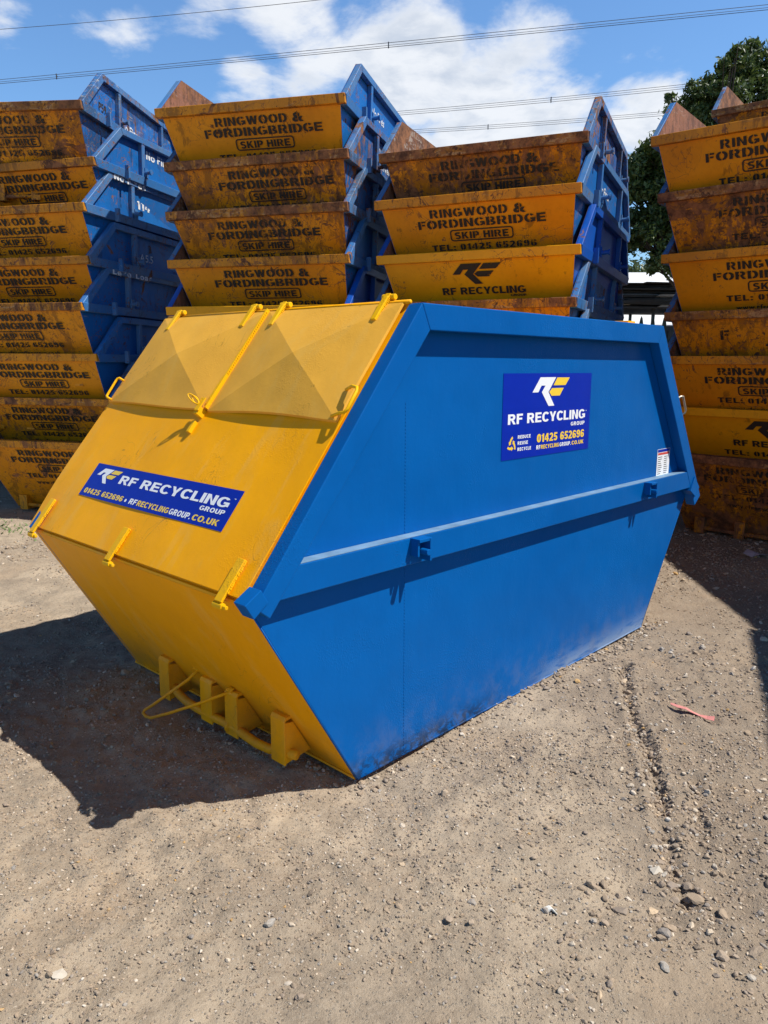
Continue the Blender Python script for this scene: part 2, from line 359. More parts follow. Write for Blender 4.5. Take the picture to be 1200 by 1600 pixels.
    if ch == ':': return [rc(0, 0, T, .2), rc(0, .48, T, .68)]
    if ch == '.': return [rc(0, 0, T * .95, .2)]
    return None
def glyph(ch, off, sten):
    key = (ch, off, sten)
    if key in GL: return GL[key]
    import bmesh
    gp = grot(ch) if off > .014 else None
    if gp:
        bm = bmesh.new()
        for v2, f2 in gp:
            bv = [bm.verts.new((x * .7, y * .7, 0)) for x, y in v2]
            for f in f2:
                try: bm.faces.new([bv[i] for i in f])
                except ValueError: pass
        bm.normal_update()
        bmesh.ops.triangulate(bm, faces=[f for f in bm.faces if len(f.verts) > 4])
        for f in bm.faces:
            f.normal_update()
            if f.normal.z < 0: f.normal_flip()
        return cut(bm, key, ch, sten)
    c = bpy.data.curves.new('g', 'FONT'); c.body = ch; c.offset = off; c.resolution_u = 4
    o = bpy.data.objects.new('g', c); me = o.to_mesh()
    bm = bmesh.new(); bm.from_mesh(me); o.to_mesh_clear(); bpy.data.objects.remove(o); bpy.data.curves.remove(c)
    return cut(bm, key, ch, sten)
def cut(bm, key, ch, sten):
    import bmesh
    xs = [v.co.x for v in bm.verts]; x0, x1 = min(xs), max(xs)
    if sten and ch in 'ODRBG&0469P8A5F':
        g = .055
        cxx = (x0 + x1) / 2 if ch in 'OG0&8A' else x0 + (x1 - x0) * (.42 if ch in 'DRBPF' else .5)
        for xx in (cxx - g / 2, cxx + g / 2):
            bmesh.ops.bisect_plane(bm, geom=bm.verts[:] + bm.edges[:] + bm.faces[:], plane_co=(xx, 0, 0), plane_no=(1, 0, 0), dist=1e-5)
        kill = [f for f in bm.faces if abs(f.calc_center_median().x - cxx) < g / 2]
        bmesh.ops.delete(bm, geom=kill, context='FACES')
    bm.verts.index_update()
    vs = [(v.co.x - x0, v.co.y) for v in bm.verts]; fs = [tuple(v.index for v in f.verts) for f in bm.faces]; bm.free()
    GL[key] = (vs, fs, x1 - x0); return GL[key]
def text2d(s, u0, v0, width, height, off=.03, sten=False, align='fit', gap=.075, slant=0):
    """lay s between u0..u0+width with cap height `height`; returns 2-D verts, faces"""
    cur = 0; vs = []; fs = []
    for ch in s:
        if ch == ' ': cur += .26; continue
        gv, gf, w = glyph(ch, off, sten); o = len(vs)
        vs += [(x + cur, y) for x, y in gv]; fs += [tuple(i + o for i in f) for f in gf]; cur += w + gap
    cur -= gap; k = width / cur; h = height / .70
    return [(u0 + x * k + slant * y * h, v0 + y * h) for x, y in vs], fs
def on_plane(items, org, U, V, mb=None):
    mb = mb or MB(); org = Vector(org); U = Vector(U); V = Vector(V)
    for vs, fs in items: mb.add([org + U * a + V * b for a, b in vs], fs)
    return mb
def poly2(pts): return (pts, [tuple(range(len(pts)))])
def ring2(pts_out, pts_in):
    k = len(pts_out); return (pts_out + pts_in, [(i, (i + 1) % k, (i + 1) % k + k, i + k) for i in range(k)])
def rrect(x0, y0, x1, y1, r, k=5):
    P = []
    for cxx, cyy, a0 in ((x1 - r, y1 - r, 0), (x0 + r, y1 - r, 90), (x0 + r, y0 + r, 180), (x1 - r, y0 + r, 270)):
        P += [(cxx + r * math.cos(R(a0 + 90 * i / k)), cyy + r * math.sin(R(a0 + 90 * i / k))) for i in range(k + 1)]
    return P
LOGO_R = [(.198, 1), (.615, 1), (.42, .49), (.594, 0), (.437, 0), (.244, .49), (.335, .715), (.23, .715), (.153, .49), (0, .49)]
LOGO_F1 = [(.651, .99), (1, .985), (.886, .715), (.551, .715)]
LOGO_F2 = [(.517, .62), (.838, .62), (.736, .35), (.511, .35), (.443, .49)]
# concave polygon R split into convex pieces
def logo(u, v, w, h):
    f = lambda P: [(u + x * w, v + y * h) for x, y in P]
    a = f([(.198, 1), (.335, .715), (.23, .715), (.153, .49), (0, .49)])
    r = [poly2(f([(0, .49), (.153, .49), (.23, .715), (.198, 1)])), poly2(f([(.23, .715), (.335, .715), (.615, 1), (.198, 1)])),
         poly2(f([(.244, .49), (.42, .49), (.615, 1), (.335, .715)])), poly2(f([(.244, .49), (.437, 0), (.594, 0), (.42, .49)]))]
    return r, [poly2(f(LOGO_F1)), poly2(f(LOGO_F2))]

# ------------------------------------------------------------------ noise for terrain
def vnoise(x, y, seed):
    r = np.random.default_rng(seed); T = r.random((256, 256))
    xi = np.floor(x).astype(int); yi = np.floor(y).astype(int); fx = x - xi; fy = y - yi
    fx = fx * fx * (3 - 2 * fx); fy = fy * fy * (3 - 2 * fy)
    a = T[xi % 256, yi % 256]; b = T[(xi + 1) % 256, yi % 256]; c = T[xi % 256, (yi + 1) % 256]; d_ = T[(xi + 1) % 256, (yi + 1) % 256]
    return (a * (1 - fx) + b * fx) * (1 - fy) + (c * (1 - fx) + d_ * fx) * fy - .5
def fbm(x, y, seed, octv=5, gain=.5):
    t = 0; a = 1
    for i in range(octv): t = t + a * vnoise(x * 2 ** i + 13.7 * i, y * 2 ** i + 7.3 * i, seed + i); a *= gain
    return t
RUTS = [([(1.40, 4.15), (1.33, 3.97), (1.24, 3.5), (1.2, 3.18), (1.14, 2.86), (1.10, 2.70)], .026, .026), ([(1.33, 2.95), (1.28, 2.80), (1.20, 2.58), (1.17, 2.50)], .024, .012),
        ([(1.07, 2.62), (1.02, 2.4), (1.0, 2.2)], .026, .012)]
def seg_dist(x, y, pts):
    best = np.full(np.shape(x), 1e9)
    for (ax, ay), (bx, by) in zip(pts[:-1], pts[1:]):
        dx, dy = bx - ax, by - ay; t = np.clip(((x - ax) * dx + (y - ay) * dy) / (dx * dx + dy * dy), 0, 1)
        best = np.minimum(best, np.hypot(x - ax - t * dx, y - ay - t * dy))
    return best
def ground_z(x, y):
    x = np.asarray(x, float); y = np.asarray(y, float)
    near = np.clip(1.6 - np.hypot(x, y - 3) / 12, 0, 1)
    z = fbm(x * .45, y * .45, 3, 3) * .030 + fbm(x * 2.2, y * 2.2, 11, 4, .55) * .030
    cl = np.clip(fbm(x * 1.3 + 5, y * 1.3, 21, 3) * 2 + .4, 0, 1)
    z = z + fbm(x * 11, y * 11, 31, 4, .68) * .015 * (.35 + cl)
    wob = fbm(x * 6, y * 6, 71, 3) * .03
    for pts, w, dep in RUTS:
        dd = seg_dist(x, y, pts) + wob
        z = z - dep * np.exp(-(dd / w) ** 2) + dep * .55 * np.exp(-((dd - w * 2.1) / (w * .9)) ** 2)
    # tyre treads curving across the foreground
    for k, (ph, amp) in enumerate(((0., .006), (.28, .005))):
        c_ = y - (2.35 + ph - .10 * (x + .6) ** 2)
        z = z + amp * np.exp(-(c_ / .10) ** 2) * np.sin(x * 42 + c_ * 30) * np.clip(1.3 - np.abs(x + .5), 0, 1)
    return z * near - .012
# ------------------------------------------------------------------ ground
def axis(lo, hi, step, far, grow=1.22):
    core = list(np.arange(lo, hi + 1e-6, step)); a = []; s_ = step; v = lo
    while v > -far: s_ *= grow; v -= s_; a.append(v)
    b_ = []; s_ = step; v = hi
    while v < far: s_ *= grow; v += s_; b_.append(v)
    return np.array(a[::-1] + core + b_)
gx = axis(-3.0, 4.0, .016, 400); gy = axis(1.1, 6.0, .016, 400)
GX, GY = np.meshgrid(gx, gy); GZ = ground_z(GX, GY)
co = np.stack([GX.ravel(), GY.ravel(), GZ.ravel()], 1).astype(np.float32)
nx, ny = len(gx), len(gy)
idx = np.arange(nx * ny).reshape(ny, nx)
q = np.stack([idx[:-1, :-1], idx[:-1, 1:], idx[1:, 1:], idx[1:, :-1]], -1).reshape(-1, 4)
def np_mesh(name, co, faces, mat, smooth=True):
    me = bpy.data.meshes.new(name); k = faces.shape[1]
    me.vertices.add(len(co)); me.vertices.foreach_set('co', co.astype(np.float32).ravel())
    me.loops.add(faces.size); me.loops.foreach_set('vertex_index', faces.astype(np.int32).ravel())
    me.polygons.add(len(faces)); me.polygons.foreach_set('loop_start', np.arange(0, faces.size, k, dtype=np.int32))
    me.polygons.foreach_set('use_smooth', np.full(len(faces), smooth))
    me.update(calc_edges=True); me.materials.append(mat); return me
m, n, b, o = newmat('dry_dirt')
p = n.new('ShaderNodeTexCoord').outputs['Object']
A_ = n.smooth(n.math('ADD', n.noise(p, .9, 7, .62, .4), n.math('MULTIPLY', n.noise(p, 3.5, 6, .65), .25)), .50, .76); B_ = n.smooth(n.noise(p, 7, 8, .65), .35, .7); C_ = n.noise(p, 60, 6, .7)
col = n.mix(A_, (.465, .372, .270), (.325, .258, .190)); col = n.mix(n.math('MULTIPLY', B_, .45), col, (.205, .165, .125))
pat = n.smooth(n.noise(p, 2.1, 8, .6, 1.0), .55, .68); col = n.mix(n.math('MULTIPLY', pat, .55), col, (.54, .435, .315))
col = n.mix(n.math('MULTIPLY', n.smooth(C_, .42, .68), .45), col, (.46, .38, .29))
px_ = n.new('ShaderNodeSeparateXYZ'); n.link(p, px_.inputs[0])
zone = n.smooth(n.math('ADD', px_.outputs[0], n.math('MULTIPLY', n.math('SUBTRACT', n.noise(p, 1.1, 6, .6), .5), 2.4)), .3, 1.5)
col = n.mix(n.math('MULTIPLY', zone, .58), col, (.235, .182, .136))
hue = n.noise(p, 1.7, 3); col = n.mix(n.math('MULTIPLY', n.smooth(hue, .52, .70), .35), col, (.40, .285, .185))
vor = n.new('ShaderNodeTexVoronoi'); n.link(p, vor.inputs['Vector']); vor.inputs['Scale'].default_value = 110
grit = n.new('ShaderNodeSeparateColor'); n.link(vor.outputs['Color'], grit.inputs[0])
gm = n.math('MULTIPLY', n.smooth(grit.outputs[0], .72, .76), n.smooth(vor.outputs['Distance'], .30, .42, 1, 0))
col = n.mix(n.math('MULTIPLY', gm, .7), col, n.mix(grit.outputs[1], (.17, .15, .135), (.50, .43, .34)))
n.put(b.inputs['Base Color'], col); b.inputs['Roughness'].default_value = .95; b.inputs['Specular IOR Level'].default_value = .2
nb = bump(n, b, n.math('ADD', n.noise(p, 38, 8, .72), n.math('MULTIPLY', gm, .55)), .95, .014)
bump(n, b, n.noise(p, 170, 5, .7), .6, .003, nb)
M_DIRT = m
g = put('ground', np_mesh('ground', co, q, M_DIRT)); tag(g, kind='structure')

# ------------------------------------------------------------------ gravel (uncountable loose stones, one object)
m, n, b, o = newmat('gravel_stone')
geo = n.new('ShaderNodeNewGeometry'); p = n.new('ShaderNodeTexCoord').outputs['Object']; ri = geo.outputs['Random Per Island']
cr = n.new('ShaderNodeValToRGB'); n.link(ri, cr.inputs[0]); e = cr.color_ramp; e.interpolation = 'LINEAR'
cols = [(0, (.20, .155, .115)), (.25, (.30, .235, .17)), (.45, (.24, .20, .165)), (.6, (.35, .28, .21)), (.75, (.17, .15, .14)), (.86, (.33, .32, .30)), (.93, (.50, .43, .34)), (.97, (.55, .53, .49)), (1, (.50, .28, .07))]
e.elements[0].position = 0; e.elements[0].color = (*cols[0][1], 1); e.elements[1].position = 1; e.elements[1].color = (*cols[-1][1], 1)
cols = [(q_[0], (q_[1][0] * 1.22, q_[1][1] * 1.16, q_[1][2] * 1.10)) for q_ in cols]
for ps, c in cols[1:-1]: el = e.elements.new(ps); el.color = (*c, 1)
dust = n.smooth(n.noise(p, 90, 4), .35, .7)
n.put(b.inputs['Base Color'], n.mix(n.math('MULTIPLY', dust, .5), cr.outputs[0], (.32, .25, .18))); b.inputs['Roughness'].default_value = .9
bump(n, b, n.noise(p, 140, 5, .7), .6, .004)
M_STONE = m
import bmesh
def ico(sub):
    bm = bmesh.new(); bmesh.ops.create_icosphere(bm, subdivisions=sub, radius=1); bm.verts.index_update()
    v = np.array([x.co[:] for x in bm.verts]); f = np.array([[w.index for w in fc.verts] for fc in bm.faces]); bm.free(); return v, f
def stones(pos, size, sub):
    v0, f0 = ico(sub); K = 14; var = []
    for k in range(K):
        s_ = 1 + .22 * rng.standard_normal((len(v0), 1)) if sub == 1 else 1 + .13 * rng.standard_normal((len(v0), 1))
        vv = v0 * s_; 
        for _ in range(4):
            nn = rng.standard_normal(3); nn /= np.linalg.norm(nn); dd = vv @ nn; cut = .55 + .3 * rng.random(); vv = vv - np.outer(np.maximum(dd - cut, 0), nn)
        var.append(vv * (1, .55 + .4 * rng.random(), .45 + .35 * rng.random()))
    n_ = len(pos); ch = rng.integers(0, K, n_); V = np.array(var)[ch]
    a = rng.random(n_) * 2 * np.pi; ca, sa = np.cos(a), np.sin(a)
    x = V[..., 0] * ca[:, None] - V[..., 1] * sa[:, None]; y = V[..., 0] * sa[:, None] + V[..., 1] * ca[:, None]
    t = (rng.random(n_) - .5) * .7; z = V[..., 2] * np.cos(t)[:, None] + x * np.sin(t)[:, None]
    P = np.stack([x, y, z], -1) * size[:, None, None] + pos[:, None, :]
    F_ = (f0[None] + (np.arange(n_) * len(v0))[:, None, None]).reshape(-1, 3)
    return P.reshape(-1, 3), F_
def scatter(count, x0, x1, y0, y1, smin, smax, power, thr, seed):
    X = rng.uniform(x0, x1, count * 3); Y = rng.uniform(y0, y1, count * 3)
    dn = fbm(X * 1.3 + 5, Y * 1.3, 21, 3) * 1.6 + fbm(X * 5, Y * 5, seed, 3) * 1.2 + .5 + np.clip((X - .2) * .40, -.1, .55)
    for pts, w, dep in RUTS: dn = dn + .9 * np.exp(-((seg_dist(X, Y, pts) - .03) / (w * 1.8)) ** 2)
    keep = dn > thr + rng.random(len(X)) * .9
    X, Y = X[keep][:count], Y[keep][:count]; sz = smin + (smax - smin) * rng.random(len(X)) ** power
    return np.stack([X, Y, ground_z(X, Y) + sz * .18], 1), sz
VV = []; FF = []; off = 0
for cnt, box_, s0_, s1_, pw, th_, sub in ((44000, (-2.2, 2.6, 1.2, 3.4), .0022, .008, 2.2, -.05, 1), (38000, (-3.8, 4.2, 3.0, 7.8), .003, .012, 2.2, -.1, 1), (9000, (-7, 6, 6.0, 13), .008, .022, 2.2, .1, 1),
                                         (1500, (-2.2, 2.6, 1.2, 4.0), .007, .013, 3.0, .30, 2), (1500, (.5, 2.6, 1.2, 3.0), .006, .015, 2.4, .20, 2), (90, (-2.4, 2.8, 1.3, 4.6), .014, .024, 2.2, .45, 2), (50, (.7, 2.0, 1.3, 2.3), .016, .030, 1.5, .3, 2), (900, (-4, 4.5, 3.5, 8), .012, .028, 2.5, .3, 2),
                                         (900, (-6, 7, -3, 1.2), .008, .02, 2, .2, 1)):
    pos, sz = scatter(cnt, *box_, s0_, s1_, pw, th_, 50 + sub); v_, f_ = stones(pos, sz, sub); VV.append(v_); FF.append(f_ + off); off += len(v_)
# clods pushed up along the ruts and against the rear foot of the skip
for pts, cnt in ((RUTS[0][0], 420), (RUTS[1][0], 90), (RUTS[2][0], 90), ([(1.62, 4.72), (1.75, 4.84), (1.88, 4.92)], 110), ([(1.22, 4.22), (1.5, 4.5), (1.72, 4.74)], 130), ([(-.09, 2.86), (.5, 3.50), (1.1, 4.14), (1.72, 4.79)], 420), ([(-.13, 2.87), (-.8, 3.47), (-1.3, 3.95)], 160)):
    t = rng.random(cnt) * (len(pts) - 1); i = np.minimum(t.astype(int), len(pts) - 2); fr = t - i; Pn = np.array(pts)
    P_ = Pn[i] * (1 - fr)[:, None] + Pn[i + 1] * fr[:, None] + rng.normal(0, .032, (cnt, 2)); sz = .004 + .012 * rng.random(cnt) ** 2.2
    pos = np.stack([P_[:, 0], P_[:, 1], ground_z(P_[:, 0], P_[:, 1]) + sz * .3], 1); v_, f_ = stones(pos, sz, 2); VV.append(v_); FF.append(f_ + off); off += len(v_)
gv = put('gravel', np_mesh('gravel', np.concatenate(VV), np.concatenate(FF), M_STONE, False)); tag(gv, kind='stuff')

# ------------------------------------------------------------------ the enclosed skip
TH = -2.3286; MX, MY = -.7662, 3.5266
W0, WT = .9157, .90
xF, zR, xA, zT, xB, xC, xD = .5374, .8915, -.3106, 1.9398, -2.5435, -3.27, -2.6433
main = thing('enclosed_skip', 'large enclosed skip with glossy blue sides and yellow sloping front with two lids', 'skip', (MX, MY, .004), TH)
def wy(z): return W0 - (W0 - WT) * z / zT
for sgn in (1, -1):
    P_ = [(0, 0), (xF, zR), (xA, zT), (xB, zT), (xC, zR), (xD, 0)]
    mb = MB(); mb.prism(P_, -.006, 0, lambda x, z, y: sgn * (wy(z) + y))
    # tiny fold line of the lower plate joint, a welded seam
    if sgn < 0: mb.v = [(x, y + .035, z) for x, y, z in mb.v]
    sp = part('side_panel', mb, M_BLUE, main, .0015)
    if sgn == 1:
        mb = MB()
        for k in range(104):
            z = .02 + k * .0148
            if z > .87 and z < 1.01: continue
            mb.obox((-.283, wy(z) + .0005, z), (1, 0, 0), (0, 1, 0), (0, 0, 1), .0013, .0009, .0046)
        part('weld_seam', mb, M_BLUE, sp, smooth=True)
        mb = MB(); mb.tube([(.004, wy(0) - .004, .002), (xF * .94 + .003, wy(zR) - .004, zR * .94)], .0045, 6); mb.tube([(0.0, wy(0) - .002, .002), (xD, wy(0) - .002, .002)], .006, 6)
        mb.tube([(xD, wy(0) - .003, .002), (xD + (xC - xD) * .9, wy(zR) - .003, zR * .9)], .0045, 6)
        part('edge_weld', mb, M_BLUE, sp, smooth=True)
# side frame
su = Vector((xA - xF, 0, zT - zR)).normalized(); nF = Vector((su.z, 0, -su.x))      # up the slope, outward
ru = Vector((xB - xC, 0, zT - zR)).normalized()
def FPt(y, s, h=0): return Vector((xF, 0, zR)) + su * s + nF * h + Vector((0, y, 0))
for sgn in (1, -1):
    fr = MB(); w = .105; T = .062
    yf = (lambda x, z, y: wy(z) + y) if sgn > 0 else (lambda x, z, y: -(wy(z) - .036 + y * .45))
    a0 = (xA + .0, zT); slopeF = lambda s, inn: (xF + su.x * s - nF.x * inn, zR + su.z * s - nF.z * inn)
    L = math.hypot(xA - xF, zT - zR)
    # mitre point of the inner outline at A
    zi = zT - w
    t_ = (zi - (zR - nF.z * w)) / su.z; Ain = (xF - nF.x * w + su.x * t_, zi)
    nB = Vector((-ru.z, 0, ru.x)); t2 = (zi - (zR - nB.z * w)) / ru.z; Bin = (xC - nB.x * w + ru.x * t2, zi)
    fr.prism([slopeF(-.012, 0), (xA, zT), Ain, slopeF(-.012, .082)], .0005, T, yf)
    fr.prism([(xA, zT), (xB, zT), Bin, Ain], .0006, T + .0005, yf)
    sb = lambda s, inn: (xC + ru.x * s - nB.x * inn, zR + ru.z * s - nB.z * inn)
    fr.prism([(xB, zT), sb(-.10, 0), sb(-.10, w), Bin], .0005, T, yf)
    # rim band
    fr.prism([(slopeF(.09, .082)[0] - .002, 1.0), (slopeF(-.03, .082)[0], .885), (sb(-.03, w)[0], .885), (sb(.09, w)[0] + .003, 1.0)], .0007, T - .002, yf)
    fo = part('side_frame', fr, M_BLUE, main, .004)
    if sgn > 0:
        lm = MB(); lm.box(-3.04, .440, wy(1.0) + .002, wy(1.0) + T - .004, 1.0005, 1.0025); part('ledge_glare', lm, M_LEDGE_GLARE, fo)  # thin strip carrying the painted glare along the rim band
    # folded end plates at the two widest corners
    for q_, t_ in (([(.520, .945), (.590, .903), (.553, .846), (.490, .893)], T + .006), ([(-3.185, .960), (-3.275, .875), (-3.215, .815), (-3.125, .865)], T + .010)):
        ep = MB(); ep.prism(q_, .002, t_, yf)
        if sgn > 0: part('corner_plate', ep, M_BLUE, fo, .003)
    for xl in (-.285, -2.45):
        lg = MB(); y0 = sgn * (wy(.94) + T - .004); y1 = sgn * (wy(.94) + T + .052)
        ya, yb = min(y0, y1), max(y0, y1)
        if sgn < 0: ya += .05; yb += .05
        lg.tube([(xl - .002, (ya if sgn > 0 else yb), .945), (xl - .002, (yb + .018 if sgn > 0 else ya - .018), .945)], .014, 10); lg.box(xl - .042, xl - .030, ya, yb, .900, .998); lg.box(xl + .022, xl + .034, ya, yb - .012 if sgn > 0 else yb, .925, .998); lg.box(xl - .0415, xl + .0335, ya, yb - .003, .9855, .9995)
        part('lug', lg, M_BLUE, fo, .002)
# front lower panel, with a faint stiffening crease
pan = MB(); w_ = W0 - .010; lu = Vector((xF, 0, zR)).normalized(); nL = Vector((lu.z, 0, -lu.x))
ss = [0, .25, .5, .75, 1.0]; ys = [-w_, -.45, 0, .45, w_]; LL = math.hypot(xF, zR) - .012
vs = []; fs = []
for i, s in enumerate(ss):
    for j, y in enumerate(ys):
        hgt = .012 * math.sin(math.pi * s) * math.cos(math.pi * y / (2 * w_)) - (.006 if (j in (1, 3)) else 0)
        vs.append(lu * (s * LL) + nL * (hgt + .001) + Vector((0, y, .003)))
for i in range(4):
    for j in range(4): fs.append((i * 5 + j, i * 5 + j + 1, i * 5 + j + 6, i * 5 + j + 5))
pan.add(vs, fs); pf = part('front_panel', pan, M_YEL, main, smooth=True)
for pa_, r_ in (([(.006, -w_, .004), (.006, w_, .004)], .007), ([FPt(-w_ + .02, -.010, -.012), FPt(w_ + .01, -.010, -.012)], .010)):
    mb = MB(); mb.tube(pa_, r_, 6); part('panel_edge', mb, M_YEL, pf)
mb = MB(); mb.slab([(xD, -w_, .003), (xC, -w_, zR), (xC, w_, zR), (xD, w_, .003)], .005); part('rear_panel', mb, M_YEL, main)
mb = MB(); mb.slab([(xC, -.90, zR), (xB, -.895, zT), (xB, .895, zT), (xC, .90, zR)], .005); rl = part('rear_slope', mb, M_YEL, main)
mb = MB(); mb.slab([(xA, -.899, zT - .006), (xA, .899, zT - .006), (xB, .899, zT - .006), (xB, -.899, zT - .006)], .005); part('roof_panel', mb, M_YEL, main)
mb = MB(); mb.slab([(0, -.91, 0.004), (xD, -.91, 0.004), (xD, .91, 0.004), (0, .91, 0.004)], .004); part('floor_plate', mb, M_YEL, main)
# small yellow box ridge seen over the rear of the roof
mb = MB(); mb.box(-2.50, -2.40, .70, .80, zT, zT + .03); part('roof_stop', mb, M_HOT, main, .004)
# sloping front: body plate, loading flap, two pyramid-pressed lids
def fquad(y0, y1, s0, s1, h, t):
    q_ = [FPt(y0, s0, h), FPt(y1, s0, h), FPt(y1, s1, h), FPt(y0, s1, h)]; m_ = MB()
    return m_.add([p_ for p_ in q_] + [p_ - nF * t for p_ in q_], [(0, 1, 2, 3), (7, 6, 5, 4), (0, 4, 5, 1), (1, 5, 6, 2), (2, 6, 7, 3), (3, 7, 4, 0)])
part('slope_plate', fquad(-.904, .904, .0, 1.347, -.004, .006), M_YEL, main)
# flap as a slightly wavy sheet
fl = MB(); NY, NS = 24, 12; fy0, fy1, fs0, fs1 = -.918, .893, .003, .80
vs = []; fs = []
for i in range(NS + 1):
    for j in range(NY + 1):
        a = i / NS; c_ = j / NY; y = fy0 + (fy1 - fy0) * c_
        bowl = .010 * math.exp(-((a - 0) / .22) ** 2) * (math.exp(-((c_) / .10) ** 2)) * -1.4
        h = .010 + .0015 * math.sin(c_ * 9.1 + 1) * math.sin(a * 5) + bowl
        vs.append(FPt(y, fs0 + (fs1 - fs0) * a, h))
k0 = len(vs); vs += [v - nF * .005 for v in vs]
for i in range(NS):
    for j in range(NY):
        q_ = i * (NY + 1) + j; fs.append((q_, q_ + 1, q_ + NY + 2, q_ + NY + 1)); fs.append((q_ + k0, q_ + NY + 1 + k0, q_ + NY + 2 + k0, q_ + 1 + k0))
for j in range(NY): fs.append((j, j + k0, j + 1 + k0, j + 1)); q_ = NS * (NY + 1) + j; fs.append((q_, q_ + 1, q_ + 1 + k0, q_ + k0))
for i in range(NS): q_ = i * (NY + 1); fs.append((q_, q_ + NY + 1, q_ + NY + 1 + k0, q_ + k0)); q_ += NY; fs.append((q_, q_ + k0, q_ + NY + 1 + k0, q_ + NY + 1))
fl.add(vs, fs); flap = part('loading_flap', fl, M_YEL, main)
for yc, s1_ in ((-.79, .158), (-.015, .125), (.80, .138)):
    st = MB(); st.obox(FPt(yc, (s1_ - .035) / 2, .021), tuple(su), (0, 1, 0), tuple(nF), (s1_ + .035) / 2, .021, .005)
    for k in range(17): st.obox(FPt(yc + .022 + random.uniform(-.001, .001), .006 + k * s1_ / 17.5, .018), tuple(su), (0, 1, 0), tuple(nF), .0042, .003 + random.random() * .002, .004)
    st.tube([FPt(yc - .028, -.045, .010), FPt(yc + .028, -.045, .010)], .013, 10)
    st.tube([FPt(yc + .02, -.045, .010), FPt(yc + .048, -.045, .010)], .008, 8)
    part('hinge_strap', st, M_HOT, flap, .002)
for (y0, y1, droop) in ((-.905, .012, 1), (.028, .878, -1)):
    NA, NB = 16, 16; vs = []; fs = []; s0_, s1_ = .758, 1.335
    for i in range(NA + 1):
        for j in range(NB + 1):
            a = i / NA; c_ = j / NB
            r_ = max(abs(a - .5), abs(c_ - .5)) * 2
            h = .020 + .046 * (1 - r_)
            h += .010 * (1 - a) ** 3 * (math.sin(math.pi * c_) * .9 + (.8 if droop > 0 else .2) * c_ ** 2)
            edge = .006 * math.sin(c_ * 5.0 + droop) * (1 - a) ** 4
            vs.append(FPt(y0 + (y1 - y0) * c_, s0_ + (s1_ - s0_) * a + edge, h))
    for i in range(NA):
        for j in range(NB):
            q_ = i * (NB + 1) + j
            # split quads along the pressed diagonals
            A_, B_, C_, D_ = q_, q_ + 1, q_ + NB + 2, q_ + NB + 1
            if (i < NA / 2) == (j < NB / 2): fs += [(A_, B_, C_), (A_, C_, D_)]
            else: fs += [(A_, B_, D_), (B_, C_, D_)]
    lid = MB(); lid.add(vs, fs)
    # turned-down lip along the lower edge and sides
    low_ = [vs[j] for j in range(NB + 1)]; lid.add(low_ + [v - nF * .013 - su * .002 for v in low_], [(j, j + 1, j + NB + 2, j + NB + 1) for j in range(NB)])
    for J in (0, NB):
        e_ = [vs[i * (NB + 1) + J] for i in range(NA + 1)]; lid.add(e_ + [v - nF * .012 for v in e_], [(i, i + 1, i + NA + 2, i + NA + 1) for i in range(NA)])
    lo = part('lid', lid, M_LID, main, label='left pyramid-pressed lid' if droop > 0 else 'right pyramid-pressed lid')
    for yc in ((-.775, -.105) if droop > 0 else (.120, .782)):
        hg = MB(); hg.obox(FPt(yc, 1.30, .030), tuple(su), (0, 1, 0), tuple(nF), .062, .014, .008)
        for k in range(15): hg.obox(FPt(yc + .015 + random.uniform(-.002, .001), 1.242 + k * .008, .025), tuple(su), (0, 1, 0), tuple(nF), .0035, .004, .005)
        hg.tube([FPt(yc - .035, 1.372, .018), FPt(yc + .035, 1.372, .018)], .013, 10); hg.obox(FPt(yc, 1.362, .024), tuple(su), (0, 1, 0), tuple(nF), .018, .014, .010)
        part('hinge', hg, M_HOT, lo, .003)
    yh = (-.885 if droop > 0 else .868); e = -1 if droop > 0 else 1
    e = e if e > 0 else -.25
    hd = MB(); hp = [FPt(yh - e * .022, .895, .026), FPt(yh + e * .03, .895, .050), FPt(yh + e * .062, .888, .052), FPt(yh + e * .070, .872, .052), FPt(yh + e * .070, .792, .048), FPt(yh + e * .062, .776, .048), FPt(yh + e * .03, .770, .046), FPt(yh - e * .022, .770, .024)]
    hd.tube(hp, .0065, 10); part('handle', hd, M_HOT, lo, smooth=True)
# raised closing strip between the lids
cs = MB(); cs.obox(FPt(.020, 1.05, .026), tuple(su), (0, 1, 0), tuple(nF), .29, .0055, .010)
for k in range(14): cs.obox(FPt(.020 - .013 + (k % 3) * .002, .79 + k * .011, .028), tuple(su), (0, 1, 0), tuple(nF), .007, .006, .005)
for k in range(30): cs.obox(FPt(.024, .96 + k * .0125, .030), tuple(su), (0, 1, 0), tuple(nF), .004, .004, .004)
part('closing_strip', cs, M_HOT, main, .001)
# hasp with two wire loops
hs = MB(); hs.obox(FPt(.0, .765, .052), tuple(su), (0, 1, 0), tuple(nF), .035, .016, .003); hs.obox(FPt(-.002, .735, .030), tuple(su), (0, 1, 0), tuple(nF), .020, .012, .020)
hs.obox(FPt(-.012, .660, .016), tuple(su), (0, 1, 0), tuple(nF), .030, .010, .012)
for dy, dh in ((-.03, .010), (-.042, .018)):
    c0 = FPt(-.01, .765, .055); pts = []
    for k in range(15):
        a = math.pi * 2 * k / 14; pts.append(c0 + Vector((0, dy * (1 - math.cos(a)) / 2 * 1.3, 0)) + su * (.012 * math.sin(a) + .02 * (1 - math.cos(a)) / 2) + nF * (dh * (1 - math.cos(a)) * 1.1))
    hs.tube(pts, .0035, 6)
part('hasp', hs, M_HOT, main, .001)
# ridge capping along the top of the slope
rg = MB(); rg.tube([FPt(-.90, 1.352, .004), FPt(.90, 1.352, .004)], .010, 8); part('ridge_rod', rg, M_YEL, main, smooth=True)
